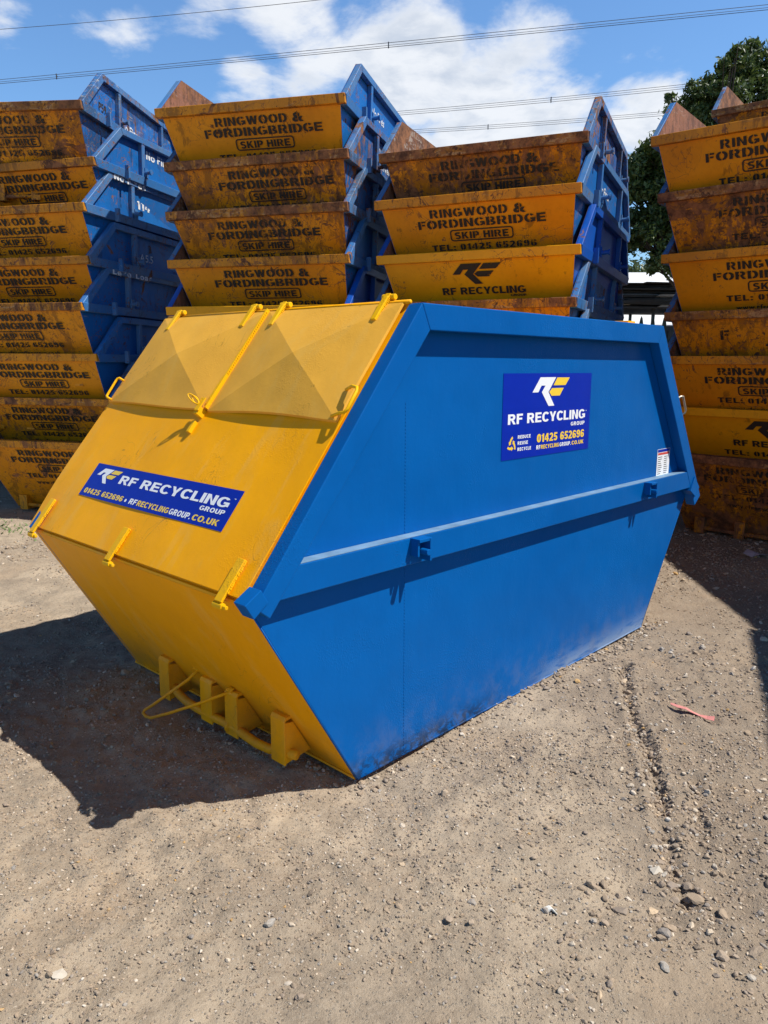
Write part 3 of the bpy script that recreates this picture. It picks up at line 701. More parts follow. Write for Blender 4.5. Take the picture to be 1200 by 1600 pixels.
# rear lifting handle (bare steel)
rh = MB(); zc = 1.50
def RP(s, y, h): return Vector((xC, 0, zR)) + ru * s + Vector((-ru.z, 0, ru.x)) * h + Vector((0, y, 0))
rh.tube([RP(.72, .90, 0), RP(.72, .93, .0), RP(.72, .955, .045), RP(.71, .96, .060), RP(.60, .96, .060), RP(.585, .955, .05), RP(.58, .93, .01), RP(.58, .90, 0)], .008, 8)
part('rear_handle', rh, M_STEEL, main, smooth=True)
# tipping bar with its brackets
tb = MB(); zb = .085
path = [(-.28, .15, .115), (-.20, .155, .075), (-.12, .16, .062), (.0, .165, .062), (.15, .168, .068), (.30, .168, .072), (.36, .165, .060), (.44, .160, .048), (.53, .157, .052), (.60, .155, .075), (.70, .150, .085)]
tb.tube([(x, y, z) for y, x, z in path], .021, 12); tb.tube([(.168, .245, .067), (.168, .262, .067)], .030, 12)
tbo = part('tipping_bar', tb, M_YEL, main, smooth=True)
for yb in (-.285, .085, .285, .62):
    bk = MB(); bk.prism([(.185, .035), (.185, .235), (.175, .250), (.140, .252), (.140, .240), (.177, .235), (.177, .035)], yb - .046, yb + .046)
    bk.prism([(.04, .06), (.178, .04), (.178, .225), (.135, .22)], yb + .038, yb + .044)
    part('bracket', bk, M_YEL, tbo, .002)
wl = MB(); wpts = [(.16, -.01, .262), (.20, -.03, .22), (.26, -.10, .15), (.315, -.18, .075), (.335, -.215, .048), (.345, -.215, .035), (.350, -.18, .030), (.345, -.14, .035), (.31, -.02, .090), (.24, .15, .175), (.17, .275, .245)]
sm = []
for i in range(len(wpts) - 1):
    for t in (0, .5): sm.append(Vector(wpts[i]).lerp(Vector(wpts[i + 1]), t))
sm.append(Vector(wpts[-1])); wl.tube(sm, .0075, 8)
for q_ in (wpts[0], wpts[-1]):
    for k in range(3): wl.tube([Vector(q_) + Vector((.0, -.016 + .012 * k, -.010)), Vector(q_) + Vector((.012, -.016 + .012 * k, .006)), Vector(q_) + Vector((-.004, -.010 + .012 * k, .018))], .006, 6)
part('wire_loop', wl, M_YEL, main, smooth=True)

# signs ---------------------------------------------------------------
def sign(parent, org, U, V, w, h, nrm, name='company_sign', label=None):
    o = Vector(org); U = Vector(U); V = Vector(V); nr = Vector(nrm); m_ = MB()
    m_.slab([o, o + U * w, o + U * w + V * h, o + V * h], .0012)
    s_ = part(name, m_, M_SIGNB if name == 'company_sign' else M_SIGNW, parent, label=label); return s_, (lambda items, k=1: on_plane(items, o + nr * (.0016 + .0004 * k), U, V))
yv = Vector((0, 1, .0081)).normalized(); Vup = Vector((0, -.0081, 1)).normalized()
sg, lay = sign(main, (-.966, wy(1.25) + .0008, 1.25), (-1, 0, 0), tuple(Vup), .835, .412, tuple(yv), label='blue square sign on the side')
lr, lf = logo(.25, .248, .352, .144)
wt = lr + [text2d('RF RECYCLING', .046, .170, .735, .049, .045, gap=.055), text2d('GROUP', .634, .136, .145, .020, .035, gap=.11), text2d('REDUCE', .135, .098, .113, .0165, .028, gap=.12), text2d('REUSE', .135, .068, .090, .0165, .028, gap=.12),
           text2d('RECYCLE', .135, .038, .120, .0165, .028, gap=.12), text2d('RF', .304, .033, .038, .0205, .03, gap=.1), text2d('GROUP.', .528, .033, .115, .0205, .03, gap=.1), text2d('TM', .785, .208, .010, .005, .01)]
yt = lf + [text2d('01425 652696', .307, .068, .472, .042, .035, gap=.06), text2d('RECYCLING', .347, .033, .175, .0205, .025, gap=.1), text2d('CO.UK', .652, .033, .126, .0205, .025, gap=.1)]
# recycling triangle: three bent arrows
def rot2(P_, a, c): return [(c[0] + (x - c[0]) * math.cos(a) - (y - c[1]) * math.sin(a), c[1] + (x - c[0]) * math.sin(a) + (y - c[1]) * math.cos(a)) for x, y in P_]
cc = (.084, .072)
for k in range(3):
    arm = [(.066, .048), (.082, .048), (.082, .060), (.062, .060)]; hd_ = [(.082, .042), (.098, .054), (.082, .066)]; sd_ = [(.058, .050), (.066, .048), (.0625, .060), (.054, .066), (.046, .056)]
    for pp in (arm, hd_, sd_): yt.append(poly2(rot2(pp, k * 2 * math.pi / 3, cc)))
part('white_lettering', lay(wt), M_SIGNW, sg); part('yellow_lettering', lay(yt), M_SIGNY, sg)
fo_ = FPt(-.606, .219, .0118)
bs, lay = sign(main, tuple(fo_), (0, 1, 0), tuple(su), 1.195, .183, tuple(nF), label='long blue banner sign on the loading flap')
lr, lf = logo(.052, .083, .215, .078)
wt = lr + [text2d('RF RECYCLING', .283, .098, .868, .045, .045, gap=.055), text2d('GROUP', .983, .066, .170, .021, .035), text2d('RF', .466, .016, .062, .027, .03), text2d('GROUP.', .800, .016, .160, .027, .03), text2d('TM', 1.163, .14, .012, .005, .01)]
wt.append(poly2([(.432 + .008 * math.cos(a * math.pi / 6), .027 + .008 * math.sin(a * math.pi / 6)) for a in range(12)]))
yt = lf + [text2d('01425 652696', .030, .016, .375, .028, .025, gap=.06), text2d('RECYCLING', .536, .016, .256, .027, .022), text2d('CO.UK', .972, .016, .180, .027, .022)]
part('white_lettering', lay(wt), M_SIGNW, bs); part('yellow_lettering', lay(yt), M_SIGNY, bs)
sk, lay = sign(main, (-2.712, wy(.975) + .001, .978), (-1, 0, .0), tuple(Vup), .188, .196, tuple(yv), name='notice_sticker', label='small white notice sticker with red print')
part('blue_print', lay([poly2([(.004, .176), (.184, .176), (.184, .194), (.004, .194)])]), M_SIGNB, sk)
part('red_print', lay([poly2([(.008, .158), (.180, .158), (.180, .172), (.008, .172)]), poly2([(.01, .008), (.178, .008), (.178, .022), (.01, .022)])]), M_SIGNR, sk)
rows = []
for k in range(9):
    z_ = .034 + k * .0135; rows.append(poly2([(.012, z_), (.05 + .03 * random.random(), z_), (.05 + .02 * random.random(), z_ + .004), (.012, z_ + .004)])); rows.append(poly2([(.105, z_), (.14 + .03 * random.random(), z_), (.15, z_ + .004), (.105, z_ + .004)]))
part('small_print', lay(rows), M_DARK, sk)

# ------------------------------------------------------------------ open skips in stacks
HR = .84; TW = .415
def sw(z): return .80 + (.915 - .80) * z / HR if z < HR else .915 + .012 * (z - HR) / TW
PX = [(.985, 0), (1.5, HR), (1.035, HR + TW), (-1.03, HR + TW), (-1.5, HR), (-.985, 0)]
def build_meshes():
    D = {}
    for nm, sgn in (('R', 1), ('L', -1)):
        m_ = MB(); ys_ = lambda x, z, y: sgn * (sw(z) + y); m_.prism([PX[0], PX[1], PX[4], PX[5]], -.005, 0, ys_); m_.prism([PX[1], PX[2], PX[3], PX[4]], -.005, 0, ys_); D['side' + nm] = m_
        f = MB(); T = .052; w = .066
        # the profile is bent at rim height, so frame pieces follow it
        yf = lambda x, z, y: sgn * (sw(z) + y)
        u_ = Vector((1.5 - 1.035, HR - HR - TW)).normalized(); nn = Vector((-u_.y, u_.x)); 
        s_ = lambda P_, d_: (P_[0] - d_, P_[1])
        ci = w * 1.33
        f.prism([(1.5, HR), (1.035, HR + TW), (1.035 - .035, HR + TW - w), (1.5 - ci - .035, HR - .0)], .0005, T, yf)
        f.prism([(1.035, HR + TW), (-1.03, HR + TW), (-.995, HR + TW - w), (1.0, HR + TW - w)], .0006, T + .0006, yf)
        f.prism([(-1.5, HR), (-1.03, HR + TW), (-.995, HR + TW - w), (-1.5 + ci + .035, HR)], .0005, T, yf)
        f.prism([(1.5, HR + .012), (1.455, HR - .075), (-1.455, HR - .075), (-1.5, HR + .012)], .0007, T + .004, yf)
        for xp in (.62, -.62): f.prism([(xp - .03, HR + .010), (xp + .03, HR + .010), (xp + .03, HR + TW - w + .002), (xp - .03, HR + TW - w + .002)], .0004, T - .004, yf)
        D['frame' + nm] = f
        pins = []
        for xp in (.60, -.66):
            g_ = MB(); y0 = sgn * (sw(HR) + T - .01); g_.tube([(xp, y0, HR + .055), (xp, y0 + sgn * .085, HR + .058)], .020, 10); g_.tube([(xp, y0 + sgn * .080, HR + .058), (xp, y0 + sgn * .094, HR + .058)], .030, 10)
            g_.box(xp - .045, xp + .012, min(y0, y0 + sgn * .02), max(y0, y0 + sgn * .02), HR + .01, HR + .11); pins.append(g_)
        for xp in (.98,):
            g_ = MB(); y0 = sgn * (sw(HR) + T); g_.box(xp - .028, xp + .006, min(y0, y0 + sgn * .045), max(y0, y0 + sgn * .045), HR - .085, HR + .05); g_.box(xp - .06, xp - .02, min(y0, y0 + sgn * .02), max(y0, y0 + sgn * .02), HR - .02, HR + .05); pins.append(g_)
        D['pins' + nm] = pins
    for nm, sx in (('F', 1), ('B', -1)):
        # end sheet with slight bulge
        vs = []; fs = []; A, B = 10, 12
        for i in range(A + 1):
            for j in range(B + 1):
                a = i / A; z = .003 + (HR - .04) * a; w_ = sw(z) - .004; y = -w_ + 2 * w_ * j / B
                h = .012 * math.sin(math.pi * a) * math.sin(math.pi * j / B)
                vs.append((sx * (.985 + .515 * z / HR + h), y, z))
        for i in range(A):
            for j in range(B): q_ = i * (B + 1) + j; fs.append((q_, q_ + 1, q_ + B + 2, q_ + B + 1))
        m_ = MB(); m_.add(vs, fs); k0 = len(vs); m_.add([(x - sx * .006, y, z) for x, y, z in vs], [f[::-1] for f in fs]); D['end' + nm] = m_
        r_ = MB(); wv = sw(HR)
        for y0, y1 in ((-wv - .045, wv + .045),):
            r_.prism([(sx * 1.520, HR + .012), (sx * 1.508, HR - .068), (sx * 1.440, HR - .068), (sx * 1.40, HR + .004), (sx * 1.40, HR + .012)], y0, y1)
        D['rim' + nm] = r_
    m_ = MB(); m_.slab([(.985, -.80, .004), (.985, .80, .004), (-.985, .80, .004), (-.985, -.80, .004)], .004); D['floor'] = m_
    m_ = MB()   # inner skins: rusty inside faces of both ends and both sides
    i_ = .008
    for sgn in (1, -1):
        m_.add([(x * .999, sgn * (sw(z) - i_), z + (.004 if z == 0 else 0)) for x, z in PX], [(0, 1, 4, 5), (1, 2, 3, 4)])
    for sx in (1, -1):
        m_.add([(sx * .972, -.79, .008), (sx * .972, .79, .008), (sx * 1.487, .905, HR - .002), (sx * 1.487, -.905, HR - .002)], [(0, 1, 2, 3)])
    D['lining'] = m_
    m_ = MB(); m_.tube([(1.10, -.66, .06), (1.10, -.3, .045), (1.10, .3, .045), (1.10, .66, .06)], .022, 10); D['bar'] = m_
    D['bk'] = []
    for yb in (-.6, -.2, .2, .6):
        g_ = MB(); g_.prism([(1.135, .0), (1.135, .17), (1.06, .17), (1.0, .0)], yb - .05, yb + .05); D['bk'].append(g_)
    return D
DM = build_meshes()
def mk(mb, name, mat, smooth=False):
    mb.v = [(x if x > 0 else x * .915, y, z) for x, y, z in mb.v]; return mb.mesh(name, mat, smooth)
def make_proto(new):
    Y, B, YF, BF = (M_NY, M_NB, M_NY, M_NB) if new else (M_OY, M_OB, M_OYF, M_OBF)
    P_ = []   # (name, mesh, bevel, children)
    for nm in 'RL':
        P_.append(('side_panel', mk(DM['side' + nm], 'side_panel', B), 0, []))
        P_.append(('side_frame', mk(DM['frame' + nm], 'side_frame', BF), .004, [('lifting_pin' if k < 2 else 'chain_bracket', mk(g_, 'lifting_pin', BF), 0) for k, g_ in enumerate(DM['pins' + nm])]))
    for nm in 'FB':
        P_.append(('end_panel', mk(DM['end' + nm], 'end_panel', Y), 0, []))
        P_.append(('end_rim', mk(DM['rim' + nm], 'end_rim', YF), .004, []))
    P_.append(('floor_plate', mk(DM['floor'], 'floor_plate', Y), 0, [])); P_.append(('inner_lining', mk(DM['lining'], 'inner_lining', M_INS, False), 0, []))
    P_.append(('tipping_bar', mk(DM['bar'], 'tipping_bar', Y), 0, [('bracket', mk(g_, 'bracket', Y), 0) for g_ in DM['bk']]))
    return P_
PROTO = {0: make_proto(False), 1: make_proto(True)}
# end lettering (local plane of the front panel)
eu = Vector((0, 1, 0)); ev = Vector((.515, 0, HR)).normalized(); en = Vector((ev.z, 0, -ev.x))
def end_mesh(kind, shift=0.0):
    org = Vector((1.5, 0, HR)) + en * .016; it = []
    if kind in ('ring', 'ring_tel'):
        c = .10 + shift
        it.append(text2d('RINGWOOD &', c - .47, -.184, .90, .076, .042, True, gap=.085)); it.append(text2d('FORDINGBRIDGE', c - .60, -.282, 1.20, .076, .042, True, gap=.075))
        it.append(text2d('SKIP HIRE', c - .255, -.393, .51, .064, .036, True, gap=.09))
        o_ = rrect(c - .30, -.412, c + .30, -.304, .03); i_ = rrect(c - .288, -.401, c + .288, -.315, .02); it.append(ring2(o_, i_))
        it.append(text2d('TEL: 01425 652696', c - .50, -.497, 1.0, .058, .034, True, gap=.10)); it.append(text2d('www.rfrecyclinggroup.co.uk', c - .42, -.590, .84, .048, .024, False))
    elif kind == 'logo':
        a, b_ = logo(-.225, -.300, .475, .20); it += a + b_
        it.append(text2d('RF RECYCLING', -.35, -.400, .80, .070, .045, False, gap=.06)); it.append(text2d('GROUP', .305, -.432, .145, .022, .03))
        it.append(text2d('TEL: 01425 652696', -.45, -.515, 1.0, .058, .034, True, gap=.10))
    elif kind == 'ghost':
        it.append(text2d('F', -.45, -.29, .08, .10, .02, True)); it.append(text2d('SKIP', -.05, -.39, .28, .05, .02, True))
    m_ = on_plane(it, org, eu, ev)
    # follow the panel's bulge
    out = []
    for (x, y, z) in m_.v:
        a = min(max(z / (HR - .037), 0), 1); out.append((x + .012 * math.sin(math.pi * a) * math.sin(math.pi * (y / (2 * sw(z)) + .5)) - .008, y, z))
    m_.v = out; return m_.mesh('stencil_lettering', M_STB if kind != 'logo' else M_STB, fix=False)
EM = {('ring', 0): end_mesh('ring'), ('logo', 0): end_mesh('logo'), ('ghost', 0): end_mesh('ghost'), ('ring', 1): end_mesh('ring', .07), ('ring', 2): end_mesh('ring', -.06)}
def side_text(items, mat):
    it = [text2d(t, u, z, w_, h_, .012 if not bold else .03, False, slant=sl) for (t, u, z, w_, h_, bold, sl) in items]
    m_ = MB()
    for vs, fs in it: m_.add([(-a, sw(z) + .0035 + (.050 if z > HR + TW - .07 or z < HR + .01 else 0), z) for a, z in vs], fs)
    return m_.mesh('hand_lettering', mat, fix=False)
SEED = [0]
def open_skip(x, y, th, z, label, wear, new=0, text='ring', var=0, hand=None, group='skips nested in tall stacks'):
    """x,y = centre of the front rim, z = rim height"""
    phi = th - math.pi / 2; ex = Vector((math.cos(phi), math.sin(phi)))
    SEED[0] += 1; sd_ = SEED[0] * 3.37 % 41
    t = thing('open_skip', label, 'skip', (x - ex.x * 1.5, y - ex.y * 1.5, z - HR + .003), phi, group)
    def P(name, me, par, bev=0):
        o_ = bpy.data.objects.new(name, me); COL.objects.link(o_); o_.parent = par; o_['seed'] = float(sd_); o_['wear'] = float(wear)
        if bev:
            b_ = o_.modifiers.new('bevel', 'BEVEL'); b_.width = bev; b_.segments = 1; b_.limit_method = 'ANGLE'; b_.angle_limit = R(35)
        return o_
    ends = []
    sides = []
    for name, me, bev, ch in PROTO[new]:
        o_ = P(name, me, t, bev)
        if name == 'end_panel': ends.append(o_)
        if name == 'side_panel': sides.append(o_)
        for cn, cm, cb in ch: P(cn, cm, o_, cb)
    if text: P('stencil_lettering', EM[(text, var)], ends[0])
    if hand:
        for me in hand: P('hand_lettering', me, sides[0])
    return t
def stack(x, y, thd, rows, bottom_fill=None, text_fill='ring'):
    for (z, jx, jy, jt, lab, wear, new, text, var, hand) in rows:
        th = R(thd + jt); ex = Vector((math.sin(th), -math.cos(th))); ey = Vector((math.cos(th), math.sin(th)))
        open_skip(x + ex.x * jx + ey.x * jy, y + ex.y * jx + ey.y * jy, th, z, lab, wear, new, text, var, hand)
    if bottom_fill:
        for z, lab in bottom_fill: open_skip(x, y, R(thd), z, lab, .4, 0, text_fill)
WH = M_STW
h_p59 = side_text([('P59', -1.04, .90, .17, .085, 0, 0)], M_STB)
h_nf1 = side_text([('No Fires', -.50, .865, .50, .085, 1, 0), ('Mattresses', .42, .865, .42, .065, 1, 0)], WH)
h_nf2 = side_text([('No Fires', -.50, 1.07, .55, .085, 1, 0)], WH)
h_nf3 = side_text([('No Fires', -.98, 1.187, .60, .065, 1, 0), ('114', -.48, .98, .26, .10, 1, 0)], WH)
h_as = side_text([('A5.5', -.48, .93, .28, .08, 0, 0)], WH)
h_ll = side_text([('Level Load', -.95, 1.187, .80, .062, 1, 0)], WH)
h_tr = side_text([('No Tyres', -.45, 1.06, .50, .075, 1, 0), ('Level Load', -.40, .93, .66, .07, 0, 0)], WH)
h_gr = side_text([('No Fires', -.48, .98, .5, .08, 0, .2)], WH)
LS = 'of the left-edge stack'
stack(-3.954, 8.364, -13.24, [
    (4.25, .08, -.03, 7.2, 'topmost skip ' + LS + ', rusty blue side marked P59', .95, 0, 'ring', 0, [h_p59, h_nf1]),
    (3.74, -.16, .02, -2.8, 'second skip from the top ' + LS + ', bright blue side', .30, 0, 'ring', 1, [h_nf2]),
    (3.27, .04, 0, -1.5, 'third skip from the top ' + LS + ', side marked 114', .40, 0, 'ring', 2, [h_nf3]),
    (2.76, .03, 0, -1.0, 'fourth skip from the top ' + LS, .42, 0, 'ring', 0, [h_as]),
    (2.29, .17, -.02, -.7, 'fifth skip from the top ' + LS + ', Level Load on its side', .50, 0, 'ring', 2, [h_ll]),
    (1.78, 0, -.01, .3, 'sixth skip from the top ' + LS + ', pale scuff over lettering', .25, 0, 'ring', 1, None),
    (1.30, -.16, .03, -1.3, 'second lowest skip ' + LS + ', dark and scratched', .60, 0, 'ring', 0, None),
    (HR, .03, .22, -1.0, 'bottom skip standing on the ground ' + LS, .45, 0, 'ring', 0, None)])
L2 = 'of the stack behind the lids'
stack(-1.276, 7.672, -15.93, [
    (4.09, 0, -.03, 1.4, 'topmost skip ' + L2 + ', clear black stencil and rusty inside', .20, 0, 'ring', 0, [h_gr]),
    (3.62, -.03, 0, -1.1, 'second skip from the top ' + L2 + ', heavily scratched end', .85, 0, 'ring', 1, [h_tr]),
    (3.16, -.02, 0, -1.0, 'third skip from the top ' + L2 + ', lettering nearly rubbed away', .80, 0, 'ring', 2, None),
    (2.70, -.01, .01, -.2, 'fourth skip from the top ' + L2 + ', telephone line partly showing', .32, 0, 'ring', 0, None),
    (2.24, .05, .02, .9, 'freshly painted skip with bright yellow rim, fifth from top ' + L2, .02, 1, None, 0, None)],
    [(1.77, 'open skip low in the stack behind the yellow lids, hidden by the enclosed skip'), (1.30, 'open skip low in the stack behind the yellow lids, hidden by the enclosed skip'), (HR, 'open skip low in the stack behind the yellow lids, hidden by the enclosed skip')])
L3 = 'of the stack behind the blue roofline'
stack(.782, 7.165, -24.77, [
    (3.62, -.07, 0, 1.1, 'topmost skip ' + L3 + ', rusty with scraped lettering', 1.0, 0, 'ring', 0, None),
    (3.19, .03, -.01, -.4, 'second skip from the top ' + L3 + ', crisp lettering', .12, 0, 'ring', 2, [h_gr]),
    (2.70, .02, .01, -.6, 'clean yellow skip with black arrow emblem, third ' + L3, .0, 1, 'logo', 0, None),
    (2.27, .02, -.01, -.1, 'fourth skip ' + L3 + ', only its worn rim showing', .55, 0, 'ring', 2, None)],
    [(1.80, 'open skip low in the stack behind the blue roofline, hidden by the enclosed skip'), (1.32, 'open skip low in the stack behind the blue roofline, hidden by the enclosed skip'), (HR, 'open skip low in the stack behind the blue roofline, hidden by the enclosed skip')])
L4 = 'of the right-edge stack'
stack(3.368, 6.993, -42.09, [
    (3.74, .24, -.07, 3.4, 'topmost skip ' + L4 + ', bold stencil with a red smear', .18, 0, 'ring', 0, None),
    (3.27, .14, -.02, .6, 'second skip from the top ' + L4 + ', covered in rust chips', 1.05, 0, 'ring', 1, None),
    (2.74, .01, 0, 0, 'third skip from the top ' + L4 + ', clean lettering with telephone line', .10, 0, 'ring', 0, None),
    (2.21, -.10, .02, -.7, 'fourth skip from the top ' + L4 + ', lettering worn to a single F', .80, 0, 'ghost', 0, None),
    (1.79, -.10, .02, -.7, 'fifth skip from the top ' + L4 + ', rust along its rim', .38, 0, 'ring', 2, None),
    (1.29, -.24, .05, -2.6, 'clean yellow skip with black arrow emblem, second lowest ' + L4, .02, 1, 'logo', 0, None),
    (HR, -.12, .02, -1.5, 'bottom skip standing on the ground ' + L4 + ', streaked with rust', 1.25, 0, 'ring', 0, None)])
# second row: one stack peeps over the right-hand one, one stands off to the left
for k in range(9):
    top = k == 0
    open_skip(4.97, 10.07, R(-38), 4.95 - k * .5137, 'rusty brown skip rim peeping over the right-edge stack' if top else 'open skip in the second row, hidden behind the right-edge stack', .9 if top else .5, 0, 'ring')
for k in range(5):
    open_skip(-6.55, 9.9, R(-10), HR + k * .47, 'shaded blue side of the bottom skip in the stack beyond the left edge' if k == 0 else 'open skip in the stack beyond the left edge, outside the photo', .3, 0, 'ring')
# the row just outside the frame on the right, whose shadow falls across the ground
for sx_, sy_, st_, cnt in ((5.30, 5.22, -90, 8), (4.88, 3.38, -112, 8)):
    for k in range(cnt):
        open_skip(sx_ + .03 * math.sin(k * 2.3), sy_ + .04 * math.sin(k * 1.7), R(st_ + 1.2 * math.sin(k * 3.1)), HR + k * .47, 'open skip in the row just right of the photo that shades the ground', .4, 0, 'ring')

# ------------------------------------------------------------------ litter and weeds
def litter(name, label, cat, pts, mat, lift=.01, curl=.008, th_=.0015):
    pts = [Vector((x, y, float(ground_z(x, y)) + lift + curl * math.sin(i * 2.1))) for i, (x, y) in enumerate(pts)]
    c_ = sum(pts, Vector()) / len(pts); c_.z += .006; k = len(pts); m_ = MB(); m_.add(pts + [c_] + [p_ - Vector((0, 0, th_)) for p_ in pts] + [c_ - Vector((0, 0, th_))],
        [(i, (i + 1) % k, k) for i in range(k)] + [((i + 1) % k + k + 1, i + k + 1, 2 * k + 1) for i in range(k)] + [(i, i + k + 1, (i + 1) % k + k + 1, (i + 1) % k) for i in range(k)])
    o_ = put(name, m_.mesh(name, mat)); tag(o_, label, cat); return o_
M_RED = flat('faded_red_plastic', (.62, .24, .21), .6, var=.25); M_PAP = flat('white_paper', (.62, .61, .57), .7, var=.25); M_DUSTY = flat('dusty_card', (.48, .43, .36), .85, var=.3); M_LIL = flat('pale_sacking', (.42, .38, .45), .8)
# ribbon built as a curling strip
rb = MB(); ctr = [(1.475, 3.635), (1.50, 3.60), (1.53, 3.575), (1.56, 3.565), (1.59, 3.548), (1.615, 3.52), (1.64, 3.492)]; vs = []
for i, (x, y) in enumerate(ctr):
    w_ = [.006, .012, .013, .012, .011, .018, .020][i]; z = float(ground_z(x, y)) + .016 + .007 * math.sin(i * 1.3)
    vs += [(x - w_ * .5, y - w_, z), (x + w_ * .5, y + w_, z + .004 * math.cos(i))]
rb.add(vs, [(2 * i, 2 * i + 2, 2 * i + 3, 2 * i + 1) for i in range(len(ctr) - 1)]); o_ = put('plastic_strip', rb.mesh('plastic_strip', M_RED)); o_.modifiers.new('solid', 'SOLIDIFY').thickness = .002
tag(o_, 'short curled pink-red plastic strip lying on the dirt right of the enclosed skip', 'litter')
litter('paper_scrap', 'crumpled white paper scrap in the foreground dirt', 'litter', [(.512, 2.150), (.54, 2.160), (.565, 2.15), (.56, 2.125), (.545, 2.138), (.525, 2.134)], M_PAP, .006, .012)
litter('cloth_scrap', 'pale lilac cloth scrap beside the foot of the right-hand stack', 'litter', [(3.28, 6.74), (3.36, 6.83), (3.48, 6.80), (3.50, 6.70), (3.40, 6.66), (3.33, 6.68)], M_LIL, .03, .02)
litter('wrapper', 'pale torn wrapper pressed into the dirt near the lower left corner', 'litter', [(-.94, 1.862), (-.915, 1.893), (-.895, 1.885), (-.905, 1.862), (-.925, 1.85)], M_DUSTY, .003, .006)
litter('card_scrap', 'flat cream card scrap beside the wheel rut', 'litter', [(.94, 2.38), (.975, 2.386), (.985, 2.36), (.945, 2.352)], M_DUSTY, .004, .004)
M_WEED = flat('weed_green', (.10, .16, .045), .6, var=.4, sc=9)
wd = MB()
for k in range(150):
    x = -4.05 + random.gauss(0, .30); y = 7.75 + random.gauss(0, .22); z = float(ground_z(x, y)); a = random.random() * 6.28; l = .02 + .05 * random.random(); w_ = .006 + .008 * random.random()
    dx, dy = math.cos(a), math.sin(a); wd.add([(x - dy * w_, y + dx * w_, z), (x + dy * w_, y - dx * w_, z), (x + dx * l, y + dy * l, z + l * .7)], [(0, 1, 2)])
o_ = put('weeds', wd.mesh('weeds', M_WEED, fix=False)); tag(o_, kind='stuff')

# ------------------------------------------------------------------ fence, sheds, rack beyond the yard
M_FEN = flat('dark_green_fence_paint', (.012, .030, .024), .5); M_WHITE = flat('white_cladding', (.78, .79, .80), .5, var=.05, sc=3); M_CONT = flat('dark_container_paint', (.030, .035, .038), .6)
fe = thing('palisade_fence', 'dark green steel palisade fence between the two right-hand stacks', 'fence', (1.0, 13.9, 0), R(-2.5))
rl_ = MB(); rl_.box(0, 12.2, .03, .07, .35, .41); rl_.box(0, 12.2, .03, .07, 2.12, 2.18); part('rail', rl_, M_FEN, fe)
me = None
for k in range(60):
    if me is None:
        p_ = MB(); prof = [(-.034, 0), (-.034, 2.44), (-.018, 2.53), (0, 2.57), (.018, 2.53), (.034, 2.44), (.034, 0)]
        p_.prism(prof, -.018, .0); p_.prism([(-.008, .1), (-.008, 2.40), (.008, 2.40), (.008, .1)], -.034, -.017); me = p_.mesh('pale', M_FEN)
    o_ = put('pale', me, fe); o_.location = (.1 + k * .2, 0, 0)
sh = thing('white_roofed_shed', 'long shed with a bright white roof beyond the fence', 'building', (4, 30, 0), R(-3))
s_ = MB(); s_.box(0, 22, 0, 9, 0, 3.95); part('wall', s_, M_WHITE, sh)
s_ = MB(); s_.slab([(-.3, -.5, 4.3), (22.3, -.5, 4.3), (22.3, 4.5, 5.62), (-.3, 4.5, 5.62)], .06); s_.slab([(-.3, 9.5, 4.3), (-.3, 4.5, 5.62), (22.3, 4.5, 5.62), (22.3, 9.5, 4.3)], .06); part('roof', s_, M_WHITE, sh)
s_ = MB(); s_.slab([(-.3, -3.2, 3.05), (22.3, -3.2, 3.05), (22.3, -.02, 3.70), (-.3, -.02, 3.70)], .05); part('lean_to_roof', s_, M_WHITE, sh)
s_ = MB(); s_.box(0, 22, -3.0, -.02, 0, 3.0); part('lean_to_wall', s_, M_WHITE, sh)
ct = thing('dark_container', 'dark steel container under the stacked sheets beyond the fence', 'container', (3.2, 20, 0), R(-2))
c_ = MB(); c_.box(0, 9, 0, 2.4, .1, 2.72); part('body', c_, M_CONT, ct, .01)
c_ = MB()
for k in range(30): c_.box(.1 + k * .3, .25 + k * .3, -.03, .0, .25, 2.6)
part('corrugation', c_, M_CONT, ct, .005)
rk = thing('sheet_rack', 'rack of ragged dark and grey sheets stacked flat above the container', 'rack', (3.2, 20, 2.72), R(-2))
c_ = MB()
for k in range(6):
    for y in (.1, 2.2): c_.box(.1 + k * 1.75, .17 + k * 1.75, y, y + .07, 0, .50)
part('post', c_, M_CONT, rk)
c_ = MB(); random.seed(5); z = .42; tones = []
M_SH1 = flat('dark_sheets', (.035, .036, .038), .6, var=.5, sc=6); M_SH2 = flat('grey_sheets', (.30, .29, .28), .6, var=.45, sc=8)
c2 = MB()
while z < 1.02:
    h = .02 + .035 * random.random(); x = -.3
    while x < 9.2:
        l = .8 + 2.6 * random.random(); tgt = c2 if random.random() < (.34 if .5 < z < .8 else .08) else c_
        tl = (random.random() - .5) * .05; a_ = (x, z + tl); b__ = (min(x + l, 9.4), z - tl + (random.random() - .5) * .02)
        tgt.prism([a_, b__, (b__[0], b__[1] + h * (.5 + random.random())), (a_[0] + .1, a_[1] + h)], .0 - .25 * random.random(), 2.4); x += l * .95
    z += h * .95
part('dark_sheets', c_, M_SH1, rk); part('grey_sheets', c2, M_SH2, rk)

